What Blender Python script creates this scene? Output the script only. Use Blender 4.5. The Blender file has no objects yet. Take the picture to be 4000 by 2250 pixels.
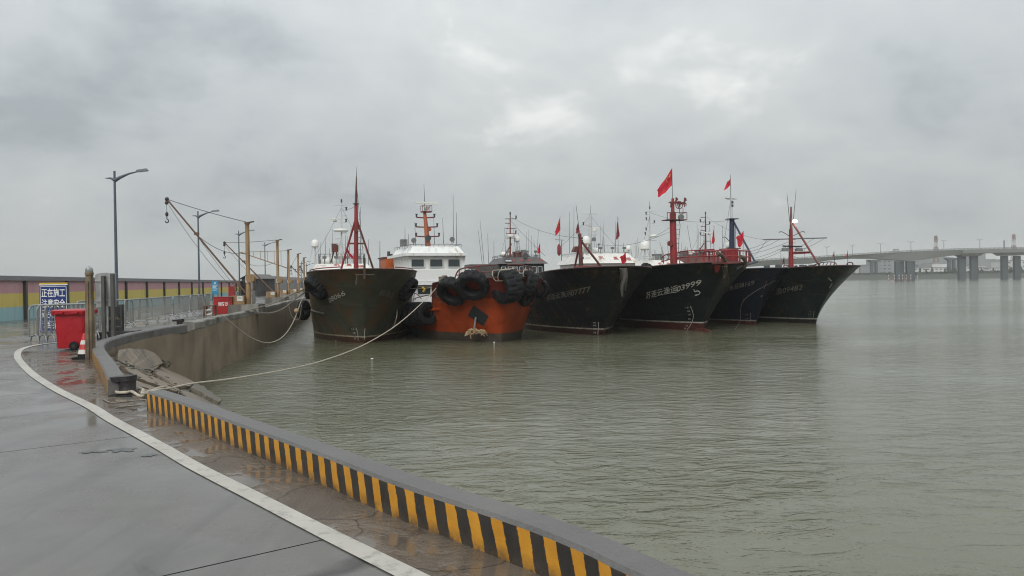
import bpy, bmesh, math, random
from mathutils import Vector, Matrix
random.seed(7)
R = math.radians
SC = bpy.context.scene
COL = SC.collection

# ------------------------------------------------------------------ camera
FPX = 2890.0                       # focal length in photograph pixels (4000 px wide)
EYE = Vector((0, 0, 1.6))          # eye height above the quay; water lies at z = WZ
WZ = -2.0
PITCH, ROLL = R(0.535), R(0.8)
_F = Vector((0, math.cos(PITCH), -math.sin(PITCH)))
_R0, _U0 = Vector((1, 0, 0)), Vector((0, math.sin(PITCH), math.cos(PITCH)))
_Rt = _R0 * math.cos(ROLL) - _U0 * math.sin(ROLL)
_Up = _R0 * math.sin(ROLL) + _U0 * math.cos(ROLL)
cd = bpy.data.cameras.new('camera')
cam = bpy.data.objects.new('camera', cd); COL.objects.link(cam)
cd.sensor_width = 36; cd.lens = 36 * FPX / 4000; cd.clip_start = .1; cd.clip_end = 6000
m = Matrix((_Rt, _Up, -_F)).transposed().to_4x4(); m.translation = EYE
cam.matrix_world = m
SC.camera = cam
SC.render.resolution_x, SC.render.resolution_y = 1024, 576

def ray(px, py): return _F + _Rt * ((px - 2000) / FPX) + _Up * ((1125 - py) / FPX)
def onz(px, py, z=0.0):
    d = ray(px, py); return EYE + d * ((z - EYE.z) / d.z)
def aty(px, py, Y):
    d = ray(px, py); return EYE + d * (Y / d.y)
def proj(p):
    d = Vector(p) - EYE; w = d.dot(_F)
    return 2000 + FPX * d.dot(_Rt) / w, 1125 - FPX * d.dot(_Up) / w

# ------------------------------------------------------------------ world, sun, exposure
SUN_EL, SUN_AZ = R(36), R(196)     # soft light through the overcast from behind the camera
w = bpy.data.worlds.new('World'); SC.world = w; w.use_nodes = True
nt = w.node_tree; N = nt.nodes; L = nt.links; N.clear()
def wn(t, **k):
    n = N.new(t)
    for a, b in k.items(): setattr(n, a, b)
    return n
out = wn('ShaderNodeOutputWorld'); bg = wn('ShaderNodeBackground'); bg.inputs[1].default_value = .1
sky = wn('ShaderNodeTexSky', sky_type='NISHITA'); sky.sun_disc = False
sky.sun_elevation = SUN_EL; sky.sun_rotation = SUN_AZ; sky.air_density = 1; sky.dust_density = 4
tc = wn('ShaderNodeTexCoord'); sx = wn('ShaderNodeSeparateXYZ'); L.new(tc.outputs['Generated'], sx.inputs[0])
zc = wn('ShaderNodeMath', operation='MAXIMUM'); zc.inputs[1].default_value = 0; L.new(sx.outputs[2], zc.inputs[0])
za = wn('ShaderNodeMath', operation='ADD'); za.inputs[1].default_value = .42; L.new(zc.outputs[0], za.inputs[0])
dv = wn('ShaderNodeVectorMath', operation='DIVIDE'); cz = wn('ShaderNodeCombineXYZ')
for i in range(3): L.new(za.outputs[0], cz.inputs[i])
L.new(tc.outputs['Generated'], dv.inputs[0]); L.new(cz.outputs[0], dv.inputs[1])
mp = wn('ShaderNodeMapping'); mp.inputs['Location'].default_value = (2.6, 9.1, 0); mp.inputs['Scale'].default_value = (1, 1, .3)
L.new(dv.outputs[0], mp.inputs[0])
def wnoise(scale, det, rough, dist):
    n = wn('ShaderNodeTexNoise'); n.inputs['Scale'].default_value = scale; n.inputs['Detail'].default_value = det
    n.inputs['Roughness'].default_value = rough; n.inputs['Distortion'].default_value = dist
    L.new(mp.outputs[0], n.inputs['Vector']); return n
n1 = wnoise(.95, 8, .54, .2); n2 = wnoise(4.2, 8, .56, .25)
mx = wn('ShaderNodeMix', data_type='FLOAT'); mx.inputs[0].default_value = .36
L.new(n1.outputs['Fac'], mx.inputs[2]); L.new(n2.outputs['Fac'], mx.inputs[3])
cr = wn('ShaderNodeValToRGB'); e = cr.color_ramp.elements
e[0].position = .36; e[0].color = (.61, .675, .72, 1)
e[1].position = .62; e[1].color = (1.30, 1.33, 1.30, 1)
x = e.new(.44); x.color = (.82, .88, .91, 1)
x = e.new(.55); x.color = (.965, 1.01, 1.015, 1)
L.new(mx.outputs[0], cr.inputs[0])
# overcast luminance: horizon dim, zenith about three times brighter
gr = wn('ShaderNodeMapRange'); gr.inputs[1].default_value = 0; gr.inputs[2].default_value = 1
gr.inputs[3].default_value = 4.3; gr.inputs[4].default_value = 13.5
L.new(zc.outputs[0], gr.inputs[0])
# haze veil near the horizon: clouds lose contrast
hz = wn('ShaderNodeMapRange'); hz.inputs[1].default_value = 0.0; hz.inputs[2].default_value = .10
hz.inputs[3].default_value = .5; hz.inputs[4].default_value = 0
L.new(zc.outputs[0], hz.inputs[0])
mh = wn('ShaderNodeMix', data_type='RGBA'); L.new(hz.outputs[0], mh.inputs[0]); L.new(cr.outputs[0], mh.inputs[6])
mh.inputs[7].default_value = (.94, .995, .985, 1)
ml = wn('ShaderNodeVectorMath', operation='SCALE'); L.new(mh.outputs[2], ml.inputs[0]); L.new(gr.outputs[0], ml.inputs[3])
mixs = wn('ShaderNodeMix', data_type='RGBA'); mixs.inputs[0].default_value = .97
L.new(sky.outputs[0], mixs.inputs[6]); L.new(ml.outputs[0], mixs.inputs[7])
L.new(mixs.outputs[2], bg.inputs[0]); L.new(bg.outputs[0], out.inputs[0])

sl = bpy.data.lights.new('sun', 'SUN'); sl.energy = 1.45; sl.angle = R(25); sl.color = (1, .97, .93)
so = bpy.data.objects.new('sun', sl); COL.objects.link(so)
# direction towards the sun: azimuth measured like the sky texture's sun_rotation (0 = +Y, clockwise)
sdir = Vector((math.sin(SUN_AZ) * math.cos(SUN_EL), math.cos(SUN_AZ) * math.cos(SUN_EL), math.sin(SUN_EL)))
so.rotation_euler = sdir.to_track_quat('Z', 'Y').to_euler()

vs = SC.view_settings; vs.view_transform = 'Standard'; vs.look = 'None'; vs.exposure = .07; vs.gamma = 1; vs.use_curve_mapping = False
try:
    SC.cycles.use_denoising = True; SC.cycles.pixel_filter_type = 'BLACKMAN_HARRIS'; SC.cycles.filter_width = 1.1; SC.cycles.max_bounces = 8; SC.cycles.volume_bounces = 1
    SC.cycles.sample_clamp_indirect = 6; SC.cycles.volume_max_steps = 64
except Exception: pass

# ------------------------------------------------------------------ materials
def newmat(name):
    mt = bpy.data.materials.new(name); mt.use_nodes = True
    t = mt.node_tree; t.nodes.clear()
    o = t.nodes.new('ShaderNodeOutputMaterial'); p = t.nodes.new('ShaderNodeBsdfPrincipled')
    t.links.new(p.outputs[0], o.inputs[0]); return mt, t, p
def nd(t, typ, ins=None, **k):
    n = t.nodes.new(typ)
    for a, b in k.items(): setattr(n, a, b)
    for a, b in (ins or {}).items():
        if hasattr(b, 'is_linked') or hasattr(b, 'links'): t.links.new(b, n.inputs[a])
        else: n.inputs[a].default_value = b
    return n
def coords(t, space='obj', scale=(1, 1, 1)):
    if space == 'obj': c = nd(t, 'ShaderNodeTexCoord').outputs['Object']
    else: c = nd(t, 'ShaderNodeNewGeometry').outputs['Position']
    return nd(t, 'ShaderNodeMapping', {0: c, 'Scale': scale}).outputs[0]
def noise(t, vec, scale, det=4, rough=.55, dist=0):
    return nd(t, 'ShaderNodeTexNoise', {'Vector': vec, 'Scale': scale, 'Detail': det, 'Roughness': rough, 'Distortion': dist}).outputs['Fac']
def rng(t, v, a, b, c, d):
    return nd(t, 'ShaderNodeMapRange', {0: v, 1: a, 2: b, 3: c, 4: d}).outputs[0]
def mixc(t, f, a, b):
    n = nd(t, 'ShaderNodeMix', data_type='RGBA')
    for i, v in ((0, f), (6, a), (7, b)):
        if hasattr(v, 'links'): t.links.new(v, n.inputs[i])
        else: n.inputs[i].default_value = v if i == 0 else (*v[:3], 1)
    return n.outputs[2]
def mulc(c, k): return tuple(min(1, x * k) for x in c)
MATS = {}
def mat(name, col, rough=.55, metal=0, var=.22, scale=2.5, bump=.15, bscale=30, streak=None, space='obj', rvar=.15, ior=1.5, emit=None, spec=.5):
    """painted or worn surface: broad tone variation, optional run-down streaks of another colour, fine relief"""
    if name in MATS: return MATS[name]
    mt, t, p = newmat(name)
    v = coords(t, space)
    f = noise(t, v, scale, 6, .6)
    f2 = rng(t, f, .3, .7, 0, 1)
    c = mixc(t, f2, mulc(col, 1 - var), mulc(col, 1 + var))
    if streak:
        sc, amt, ss = streak
        v2 = coords(t, space, (ss, ss, ss * .12))
        g = noise(t, v2, 1.0, 6, .65)
        g2 = noise(t, v, scale * .35, 3, .5)
        mm = nd(t, 'ShaderNodeMath', {0: g, 1: g2}, operation='ADD').outputs[0]
        k = rng(t, mm, 1.12 - amt, 1.32 - amt, 0, .9)
        c = mixc(t, k, c, sc)
    t.links.new(c, p.inputs['Base Color'])
    t.links.new(rng(t, f, .3, .7, max(.02, rough - rvar), min(1, rough + rvar)), p.inputs['Roughness'])
    p.inputs['Metallic'].default_value = metal; p.inputs['Specular IOR Level'].default_value = spec; p.inputs['IOR'].default_value = ior
    if bump:
        b = nd(t, 'ShaderNodeBump', {'Strength': bump, 'Distance': .02, 'Height': noise(t, v, bscale, 3)})
        t.links.new(b.outputs[0], p.inputs['Normal'])
    if emit:
        p.inputs['Emission Color'].default_value = (*emit[:3], 1); p.inputs['Emission Strength'].default_value = emit[3]
    MATS[name] = mt; return mt
RUST = (.11, .045, .02)

# ------------------------------------------------------------------ mesh builder and object helpers
class MB:
    def __init__(s): s.v = []; s.f = []; s.mi = []
    def add(s, vs, fs, mi=0):
        o = len(s.v); s.v += [tuple(x) for x in vs]; s.f += [tuple(i + o for i in f) for f in fs]; s.mi += [mi] * len(fs); return s
    def box(s, x0, x1, y0, y1, z0, z1, mi=0):
        return s.add([(x0,y0,z0),(x1,y0,z0),(x1,y1,z0),(x0,y1,z0),(x0,y0,z1),(x1,y0,z1),(x1,y1,z1),(x0,y1,z1)],
                     [(0,3,2,1),(4,5,6,7),(0,1,5,4),(1,2,6,5),(2,3,7,6),(3,0,4,7)], mi)
    def hexa(s, b, t, mi=0):       # four bottom points, four top points
        return s.add(list(b) + list(t), [(0,3,2,1),(4,5,6,7),(0,1,5,4),(1,2,6,5),(2,3,7,6),(3,0,4,7)], mi)
    def beam(s, p0, p1, w, h, mi=0):
        p0, p1 = Vector(p0), Vector(p1); d = (p1 - p0).normalized()
        a = d.cross(Vector((0, 0, 1)));  a = a.normalized() if a.length > 1e-4 else Vector((1, 0, 0))
        b = a.cross(d).normalized(); a *= w / 2; b *= h / 2
        return s.hexa([p0 - a - b, p0 + a - b, p0 + a + b, p0 - a + b], [p1 - a - b, p1 + a - b, p1 + a + b, p1 - a + b], mi)
    def tube(s, p0, p1, r0, r1=None, n=8, mi=0):
        return s.path([p0, p1], r0, n, mi, r1=r1)
    def path(s, pts, r, n=6, mi=0, r1=None, closed=False, cap=True, radii=None):
        pts = [Vector(p) for p in pts]; k = len(pts)
        if radii is None: radii = [r + ((r1 if r1 is not None else r) - r) * i / max(1, k - 1) for i in range(k)]
        vs = []; fs = []; a = None
        for i, p in enumerate(pts):
            q0 = pts[(i - 1) % k] if (closed or i > 0) else p
            q1 = pts[(i + 1) % k] if (closed or i < k - 1) else p
            d = (q1 - q0).normalized()
            if a is None:
                a = d.cross(Vector((0, 0, 1)))
                if a.length < 1e-3: a = d.cross(Vector((0, 1, 0)))
            a = (a - d * a.dot(d)).normalized(); b = d.cross(a)
            for j in range(n):
                th = 2 * math.pi * j / n; vs.append(p + (a * math.cos(th) + b * math.sin(th)) * radii[i])
        m_ = k if closed else k - 1
        for i in range(m_):
            for j in range(n):
                i2 = (i + 1) % k; j2 = (j + 1) % n
                fs.append((i * n + j, i2 * n + j, i2 * n + j2, i * n + j2))
        if cap and not closed:
            fs.append(tuple(range(n - 1, -1, -1))); fs.append(tuple((k - 1) * n + j for j in range(n)))
            fs[-2] = tuple(reversed(fs[-2])); fs[-1] = tuple(reversed(fs[-1]))
        return s.add(vs, fs, mi)
    def lathe(s, prof, n=16, c=(0, 0, 0), axis='z', mi=0, closed=False):
        c = Vector(c); vs = []; fs = []; k = len(prof)
        for r, z in prof:
            for j in range(n):
                th = 2 * math.pi * j / n; x, y = r * math.cos(th), r * math.sin(th)
                vs.append(c + Vector({'z': (x, y, z), 'y': (x, z, y), 'x': (z, x, y)}[axis]))
        for i in range(k if closed else k - 1):
            i2 = (i + 1) % k
            for j in range(n):
                j2 = (j + 1) % n; fs.append((i * n + j, i * n + j2, i2 * n + j2, i2 * n + j))
        if not closed:
            if prof[0][0] > 1e-4: fs.append(tuple(range(n - 1, -1, -1)))
            if prof[-1][0] > 1e-4: fs.append(tuple((k - 1) * n + j for j in range(n)))
        return s.add(vs, fs, mi)
    def prism(s, pts, ext, mi=0):
        ext = Vector(ext); k = len(pts); p = [Vector(x) for x in pts]
        fs = [tuple(range(k - 1, -1, -1)), tuple(range(k, 2 * k))] + [(i, (i + 1) % k, k + (i + 1) % k, k + i) for i in range(k)]
        return s.add(p + [x + ext for x in p], fs, mi)
    def grid(s, fn, nu, nv, mi=0):
        vs = [fn(i / nu, j / nv) for i in range(nu + 1) for j in range(nv + 1)]
        return s.add(vs, [(i*(nv+1)+j, (i+1)*(nv+1)+j, (i+1)*(nv+1)+j+1, i*(nv+1)+j+1) for i in range(nu) for j in range(nv)], mi)
    def ball(s, c, rx, ry, rz, n=12, k=8, mi=0):
        c = Vector(c)
        return s.grid(lambda u, v: c + Vector((rx * math.sin(math.pi * v) * math.cos(2 * math.pi * u),
                      ry * math.sin(math.pi * v) * math.sin(2 * math.pi * u), -rz * math.cos(math.pi * v))), n, k, mi)
    def mesh(s, name, mats, smooth=True, ang=38):
        me = bpy.data.meshes.new(name); me.from_pydata(s.v, [], s.f)
        for mt in (mats if isinstance(mats, (list, tuple)) else [mats]): me.materials.append(mt)
        if any(s.mi): me.polygons.foreach_set('material_index', s.mi)
        bm = bmesh.new(); bm.from_mesh(me); bmesh.ops.remove_doubles(bm, verts=bm.verts, dist=1e-5)
        bmesh.ops.recalc_face_normals(bm, faces=bm.faces); bm.to_mesh(me); bm.free()
        if smooth:
            me.polygons.foreach_set('use_smooth', [True] * len(me.polygons)); me.set_sharp_from_angle(angle=R(ang))
        me.update(); return me
    def build(s, name, mats, parent=None, smooth=True, ang=38):
        if isinstance(mats, str): mats = MATS[mats]
        o = bpy.data.objects.new(name, s.mesh(name, mats, smooth, ang)); COL.objects.link(o)
        if parent: o.parent = parent
        return o
def tag(o, label=None, cat=None, group=None, kind=None):
    for k, v in (('label', label), ('category', cat), ('group', group), ('kind', kind)):
        if v: o[k] = v
    return o
def empty(name, loc=(0, 0, 0), rz=0, label=None, cat=None, group=None):
    o = bpy.data.objects.new(name, None); COL.objects.link(o); o.location = loc; o.rotation_euler = (0, 0, rz)
    o.empty_display_size = .2
    return tag(o, label, cat, group)
def inst(me, name, parent=None, loc=(0, 0, 0), rot=(0, 0, 0)):
    o = bpy.data.objects.new(name, me); COL.objects.link(o); o.location = loc; o.rotation_euler = rot
    if parent: o.parent = parent
    return o
def kids(o): return [c for c in bpy.data.objects if c.parent == o]
def copy_tree(o, parent=None):
    c = o.copy(); COL.objects.link(c)
    if parent: c.parent = parent
    for ch in kids(o): copy_tree(ch, c)
    return c
def catmull(pts, k=6, closed=False):
    pts = [Vector(p) for p in pts]; n = len(pts); o = []
    rg = range(n) if closed else range(n - 1)
    for i in rg:
        g = lambda j: pts[j % n] if closed else pts[max(0, min(n - 1, j))]
        a, b, c, d = g(i - 1), g(i), g(i + 1), g(i + 2)
        for q in range(k):
            t = q / k
            o.append(.5 * ((2 * b) + (c - a) * t + (2 * a - 5 * b + 4 * c - d) * t * t + (3 * b - a - 3 * c + d) * t ** 3))
    if not closed: o.append(pts[-1])
    return o
def text_mesh(body, size, weight=0.0, extrude=0.0):
    """lettering outlines as (verts, faces) in the XY plane, baseline-left at the origin; also width"""
    cu = bpy.data.curves.new('txt', 'FONT'); cu.body = body; cu.size = size; cu.offset = weight * size; cu.extrude = extrude
    cu.resolution_u = 3
    o = bpy.data.objects.new('txt', cu); COL.objects.link(o)
    dg = bpy.context.evaluated_depsgraph_get(); me = bpy.data.meshes.new_from_object(o.evaluated_get(dg))
    vs = [v.co.copy() for v in me.vertices]; fs = [tuple(p.vertices) for p in me.polygons]
    bpy.data.objects.remove(o); bpy.data.meshes.remove(me); bpy.data.curves.remove(cu)
    if not vs: return [], [], 1
    x0 = min(v.x for v in vs); x1 = max(v.x for v in vs)
    return [Vector((v.x - x0, v.y, v.z)) for v in vs], fs, x1 - x0
def lettering(body, fn, size, mt, parent, name='lettering', width=None, weight=0.0, sub=0):
    """place text on a surface: fn(x, y) -> point; width rescales the run"""
    vs, fs, w0 = text_mesh(body, size, weight)
    if not vs: return None
    k = (width / w0) if width else 1
    b = MB(); b.add([fn(v.x * k, v.y) for v in vs], fs)
    return b.build(name, mt, parent, smooth=False)
def star(cx, cy, r, fn, b, rot=0.0):
    p = []
    for i in range(10):
        a = math.pi / 2 + rot + i * math.pi / 5; q = r if i % 2 == 0 else r * .4
        p.append(fn(cx + q * math.cos(a), cy + q * math.sin(a)))
    c = fn(cx, cy); b.add([c] + p, [(0, 1 + i, 1 + (i + 1) % 10) for i in range(10)])
# ------------------------------------------------------------------ water
mt, t, p = newmat('harbour_water')
g = nd(t, 'ShaderNodeNewGeometry').outputs['Position']
v1 = nd(t, 'ShaderNodeMapping', {0: g, 'Scale': (.95, 1.9, 1), 'Rotation': (0, 0, R(-7))}).outputs[0]
v2 = nd(t, 'ShaderNodeMapping', {0: g, 'Scale': (1.6, 3.3, 1), 'Rotation': (0, 0, R(14))}).outputs[0]
big = noise(t, nd(t, 'ShaderNodeMapping', {0: g, 'Scale': (.55, 1.1, 1), 'Rotation': (0, 0, R(-12))}).outputs[0], .062, 4, .6, .8)
patch = rng(t, big, .40, .60, .34, 1.15)
h1 = noise(t, v1, 1.2, 4, .58, 1.0); h2 = noise(t, v2, 1.7, 4, .6, .5)
h1s = nd(t, 'ShaderNodeMath', {0: rng(t, h1, .25, .75, 0, 1), 1: 1.8}, operation='POWER').outputs[0]
hs = nd(t, 'ShaderNodeMath', {0: h1s, 1: rng(t, h2, 0, 1, 0, .5)}, operation='ADD').outputs[0]
hh = nd(t, 'ShaderNodeMath', {0: hs, 1: patch}, operation='MULTIPLY').outputs[0]
bp = nd(t, 'ShaderNodeBump', {'Strength': 1.0, 'Distance': .06, 'Height': hh})
t.links.new(bp.outputs[0], p.inputs['Normal'])
t.links.new(mixc(t, rng(t, noise(t, g, .02, 3), .35, .65, 0, 1), (.104, .106, .062), (.140, .144, .100)), p.inputs['Base Color'])
p.inputs['Roughness'].default_value = .10; p.inputs['IOR'].default_value = 1.5
MATS['water'] = mt
WATER = MB().add([(-900, -60, WZ), (2200, -60, WZ), (2200, 3200, WZ), (-900, 3200, WZ)], [(0, 1, 2, 3)]).build('water', mt)
tag(WATER, 'grey-green rippled harbour water', None, None, 'structure')

# ------------------------------------------------------------------ ground materials
def ground_mat(name, ca, cb, wet_lo, wet_hi, rlo, rhi, sc=.5, bump=.2, bsc=18, dist=.01, grit=0.0, cracks=0):
    mt, t, p = newmat(name)
    v = coords(t, 'pos')
    a = noise(t, v, sc, 5, .6, .3); b = noise(t, v, sc * 6, 5, .65)
    c = mixc(t, rng(t, a, .3, .7, 0, 1), ca, cb)
    c = mixc(t, rng(t, b, .4, .75, 0, .45), c, mulc(ca, .6))
    c = mixc(t, rng(t, noise(t, v, 140, 2, .8), .35, .75, 0, .35 + grit), c, mulc(cb, 1.5))
    tr = noise(t, nd(t, 'ShaderNodeMapping', {0: v, 'Scale': (3.2, .22, 1), 'Rotation': (0, 0, R(41))}).outputs[0], .9, 5, .6)
    c = mixc(t, rng(t, tr, .52, .68, 0, .35), c, mulc(ca, .55))
    st = noise(t, v, sc * 2.6, 6, .68, .9)
    c = mixc(t, rng(t, st, .60, .66, 0, .45), c, mulc(ca, .5))
    if cracks:
        vo = nd(t, 'ShaderNodeTexVoronoi', {'Vector': nd(t, 'ShaderNodeMapping', {0: nd(t, 'ShaderNodeVectorMath', {0: v, 1: nd(t, 'ShaderNodeVectorMath', {0: nd(t, 'ShaderNodeTexNoise', {'Vector': v, 'Scale': 2.5}).outputs['Color'], 3: .35}, operation='SCALE').outputs[0]}, operation='ADD').outputs[0], 'Scale': (1, 1, 1)}).outputs[0], 'Scale': cracks}, feature='DISTANCE_TO_EDGE')
        c = mixc(t, rng(t, vo.outputs['Distance'], .0, .012, .8, 0), c, (.02, .018, .016))
    t.links.new(c, p.inputs['Base Color'])
    w_ = noise(t, nd(t, 'ShaderNodeMapping', {0: v, 'Scale': (1, 1.0, 1), 'Rotation': (0, 0, R(40))}).outputs[0], sc * 1.7, 6, .62, .5)
    r_ = rng(t, w_, wet_lo, wet_hi, rlo, rhi)
    t.links.new(r_, p.inputs['Roughness'])
    k = rng(t, w_, wet_lo, wet_hi, .02, 1)
    hgt = nd(t, 'ShaderNodeMath', {0: noise(t, v, bsc, 6, .7), 1: k}, operation='MULTIPLY').outputs[0]
    bn = nd(t, 'ShaderNodeBump', {'Strength': bump, 'Distance': dist, 'Height': hgt})
    t.links.new(bn.outputs[0], p.inputs['Normal']); p.inputs['IOR'].default_value = 1.42
    MATS[name] = mt; return mt
ground_mat('wet_concrete', (.108, .103, .094), (.142, .136, .124), .40, .62, .10, .34, .35, .16, 30, cracks=.13)
ground_mat('gutter_concrete', (.075, .060, .046), (.135, .110, .086), .46, .58, .04, .55, .8, .8, 26, .03, .2, 1.1)
ground_mat('joint_mortar', (.03, .03, .03), (.05, .048, .045), .3, .7, .5, .9)
mat('kerb_concrete', (.112, .107, .102), .48, var=.28, scale=2.2, bump=.5, bscale=30, space='pos', rvar=.2)
mat('wall_concrete', (.20, .155, .105), .65, var=.25, scale=.8, bump=.5, bscale=9, streak=((.10, .075, .052), .10, .9), space='pos')
mat('coping_concrete', (.20, .19, .17), .6, var=.22, scale=1.6, bump=.6, bscale=7, streak=((.08, .07, .055), .15, 1.2), space='pos')
mat('slab_concrete', (.205, .16, .115), .6, var=.3, scale=2.4, bump=.9, bscale=14, space='pos', streak=((.09, .075, .055), .10, 2.5))
mat('slab_mossy', (.115, .10, .072), .5, var=.3, scale=1.6, bump=.7, bscale=9, space='pos')
mat('rubble', (.10, .085, .065), .7, var=.5, scale=5, bump=1, bscale=7, space='pos')

def white_paint():
    mt, t, p = newmat('road_paint')
    v = coords(t, 'pos')
    a = noise(t, v, 9, 6, .7); b = noise(t, v, 1.2, 4)
    c = mixc(t, rng(t, b, .3, .7, 0, 1), (.47, .45, .40), (.37, .35, .31))
    c = mixc(t, rng(t, a, .52, .68, 0, .85), c, (.22, .21, .2))
    t.links.new(c, p.inputs['Base Color']); p.inputs['Roughness'].default_value = .45
    bn = nd(t, 'ShaderNodeBump', {'Strength': .2, 'Distance': .01, 'Height': a}); t.links.new(bn.outputs[0], p.inputs['Normal'])
    MATS['road_paint'] = mt
white_paint()
def stripe_mat(name, wear):
    """hand-painted yellow and black stripes: u = metres along the kerb, v = height"""
    mt, t, p = newmat(name)
    uv = nd(t, 'ShaderNodeUVMap'); uv.uv_map = 'UVMap'
    s = nd(t, 'ShaderNodeSeparateXYZ', {0: uv.outputs[0]})
    wob = nd(t, 'ShaderNodeMath', {0: nd(t, 'ShaderNodeMath', {0: noise(t, coords(t, 'pos'), 16, 5, .7), 1: noise(t, coords(t, 'pos'), 2.3, 2, .5)}, operation='ADD').outputs[0], 1: .035}, operation='MULTIPLY').outputs[0]
    sl_ = nd(t, 'ShaderNodeMath', {0: s.outputs[1], 1: .27}, operation='MULTIPLY').outputs[0]
    u1 = nd(t, 'ShaderNodeMath', {0: s.outputs[0], 1: wob}, operation='ADD').outputs[0]
    u2 = nd(t, 'ShaderNodeMath', {0: u1, 1: sl_}, operation='ADD').outputs[0]
    fr = nd(t, 'ShaderNodeMath', {0: nd(t, 'ShaderNodeMath', {0: u2, 1: .217}, operation='DIVIDE').outputs[0]}, operation='FRACT').outputs[0]
    k = rng(t, fr, .525, .545, 0, 1)
    pos = coords(t, 'pos')
    n_ = noise(t, pos, 6, 5, .6)
    yel = mixc(t, rng(t, n_, .3, .7, 0, 1), (.50, .22, .018), (.60, .29, .03))
    blk = mixc(t, rng(t, n_, .3, .7, 0, 1), (.022, .02, .018), (.045, .038, .032))
    c = mixc(t, k, blk, yel)
    dirt = rng(t, noise(t, pos, 3.2, 6, .7), .62 - wear, .78 - wear, 0, .75)
    c = mixc(t, dirt, c, (.10, .075, .05))
    chip = rng(t, noise(t, pos, 24, 5, .75), .66, .70, 0, .8)
    c = mixc(t, chip, c, (.20, .18, .16))
    low = nd(t, 'ShaderNodeMath', {0: rng(t, s.outputs[1], 0, .09, 1, 0), 1: rng(t, noise(t, pos, 7, 5, .7), .35, .6, .1, 1)}, operation='MULTIPLY').outputs[0]
    c = mixc(t, low, c, (.07, .052, .036))
    t.links.new(c, p.inputs['Base Color']); p.inputs['Roughness'].default_value = .42
    bn = nd(t, 'ShaderNodeBump', {'Strength': .35, 'Distance': .01, 'Height': noise(t, pos, 28, 4)}); t.links.new(bn.outputs[0], p.inputs['Normal'])
    MATS[name] = mt; return mt
stripe_mat('hazard_stripes', .02); stripe_mat('hazard_stripes_worn', .14)

# ------------------------------------------------------------------ quay plan (all positions in metres on the ground)
def P2(v): return Vector((v[0], v[1]))
def offset(pts, d):
    o = []
    for i, p_ in enumerate(pts):
        a = pts[max(0, i - 1)]; b = pts[min(len(pts) - 1, i + 1)]; t_ = (b - a).normalized()
        o.append(p_ + Vector((-t_.y, t_.x)) * d)
    return o
k1 = [P2(onz(*q)) for q in ((573.5, 1603), (722.6, 1661), (888, 1735), (1033, 1796.5), (1281, 1904), (1553, 2028))] + [P2(onz(*q, .245)) for q in ((2009, 2037), (2288, 2148), (2490, 2246))]
dlast = (k1[-1] - k1[-3]).normalized()
k1 += [k1[-1] + dlast * s_ for s_ in (1.5, 3.5, 6.5, 10)]
k1 = [P2(q) for q in catmull([(*q, 0) for q in k1], 5)]
K1_IN, K1_OUT = k1, offset(k1, .23)
k2o = [P2(onz(*q, .25)) for q in ((495, 1476), (450, 1412), (408, 1354), (432, 1329), (521, 1303), (640, 1281), (731, 1268))]
k2o = [P2(q) for q in catmull([(*q, 0) for q in k2o], 4)]
K2_OUT, K2_IN = k2o, offset(k2o, .25)
c_ = [P2(onz(*q, .25)) for q in ((760, 1261), (800, 1252), (872, 1233), (965, 1217), (1017, 1203.5))]
cd_ = Vector((-.195, 1)).normalized()
c_ += [c_[-1] + cd_ * s_ for s_ in (6, 14, 30, 60, 120)]
C_OUT, C_IN = c_, offset(c_, .42)
EDGE = list(reversed(K1_OUT)) + K2_OUT + C_OUT           # seaward edge, near to far
far = EDGE[-1]; FW0, FWD = P2(onz(0, 1257)), Vector((-.2, 1)).normalized()
QUAY = EDGE + [Vector((far.x - 60, far.y + 10)), Vector((-60, 20)), Vector((-45, -12)), Vector((EDGE[0].x, -12))]

# underlay seen only in the joints, then the concrete slabs as pieces of the pavement
def sheet(poly, z, name, mt, parent=None):
    b = MB(); b.add([(q.x, q.y, z) for q in poly], [tuple(range(len(poly)))])
    o = b.build(name, mt, parent, smooth=False); return o
bm = bmesh.new()
bm.faces.new([bm.verts.new((q.x, q.y, -.03)) for q in QUAY]); bmesh.ops.triangulate(bm, faces=bm.faces)
me = bpy.data.meshes.new('pavement'); bm.to_mesh(me); bm.free(); me.materials.append(MATS['joint_mortar'])
PAVE = inst(me, 'pavement'); tag(PAVE, 'wet grey concrete quay pavement', None, None, 'structure')
def clip(poly, n, c):            # keep n.p >= c
    o = []
    for i, a in enumerate(poly):
        b = poly[(i + 1) % len(poly)]; da, db = n.dot(a) - c, n.dot(b) - c
        if da >= 0: o.append(a)
        if (da >= 0) != (db >= 0): o.append(a + (b - a) * (da / (da - db)))
    return o
joints = []
nrm0 = math.atan2(.81, -.59)
jp = P2(onz(637, 2250)); jn = Vector((math.cos(nrm0), math.sin(nrm0)))
angs = [126, 126, 126, 123, 119, 115, 111, 108, 105, 103, 102, 101] + [101] * 14
pts_ = [jp - jn * 4.4, jp, P2(onz(575, 1698))]
while len(pts_) < len(angs):
    a_ = R(angs[len(pts_)]); pts_.append(pts_[-1] + Vector((math.cos(a_), math.sin(a_))) * 4.5)
for a_, q in zip(angs, pts_):
    n_ = Vector((math.cos(R(a_)), math.sin(R(a_)))); joints.append((n_, n_.dot(q)))
prev = None
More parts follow.
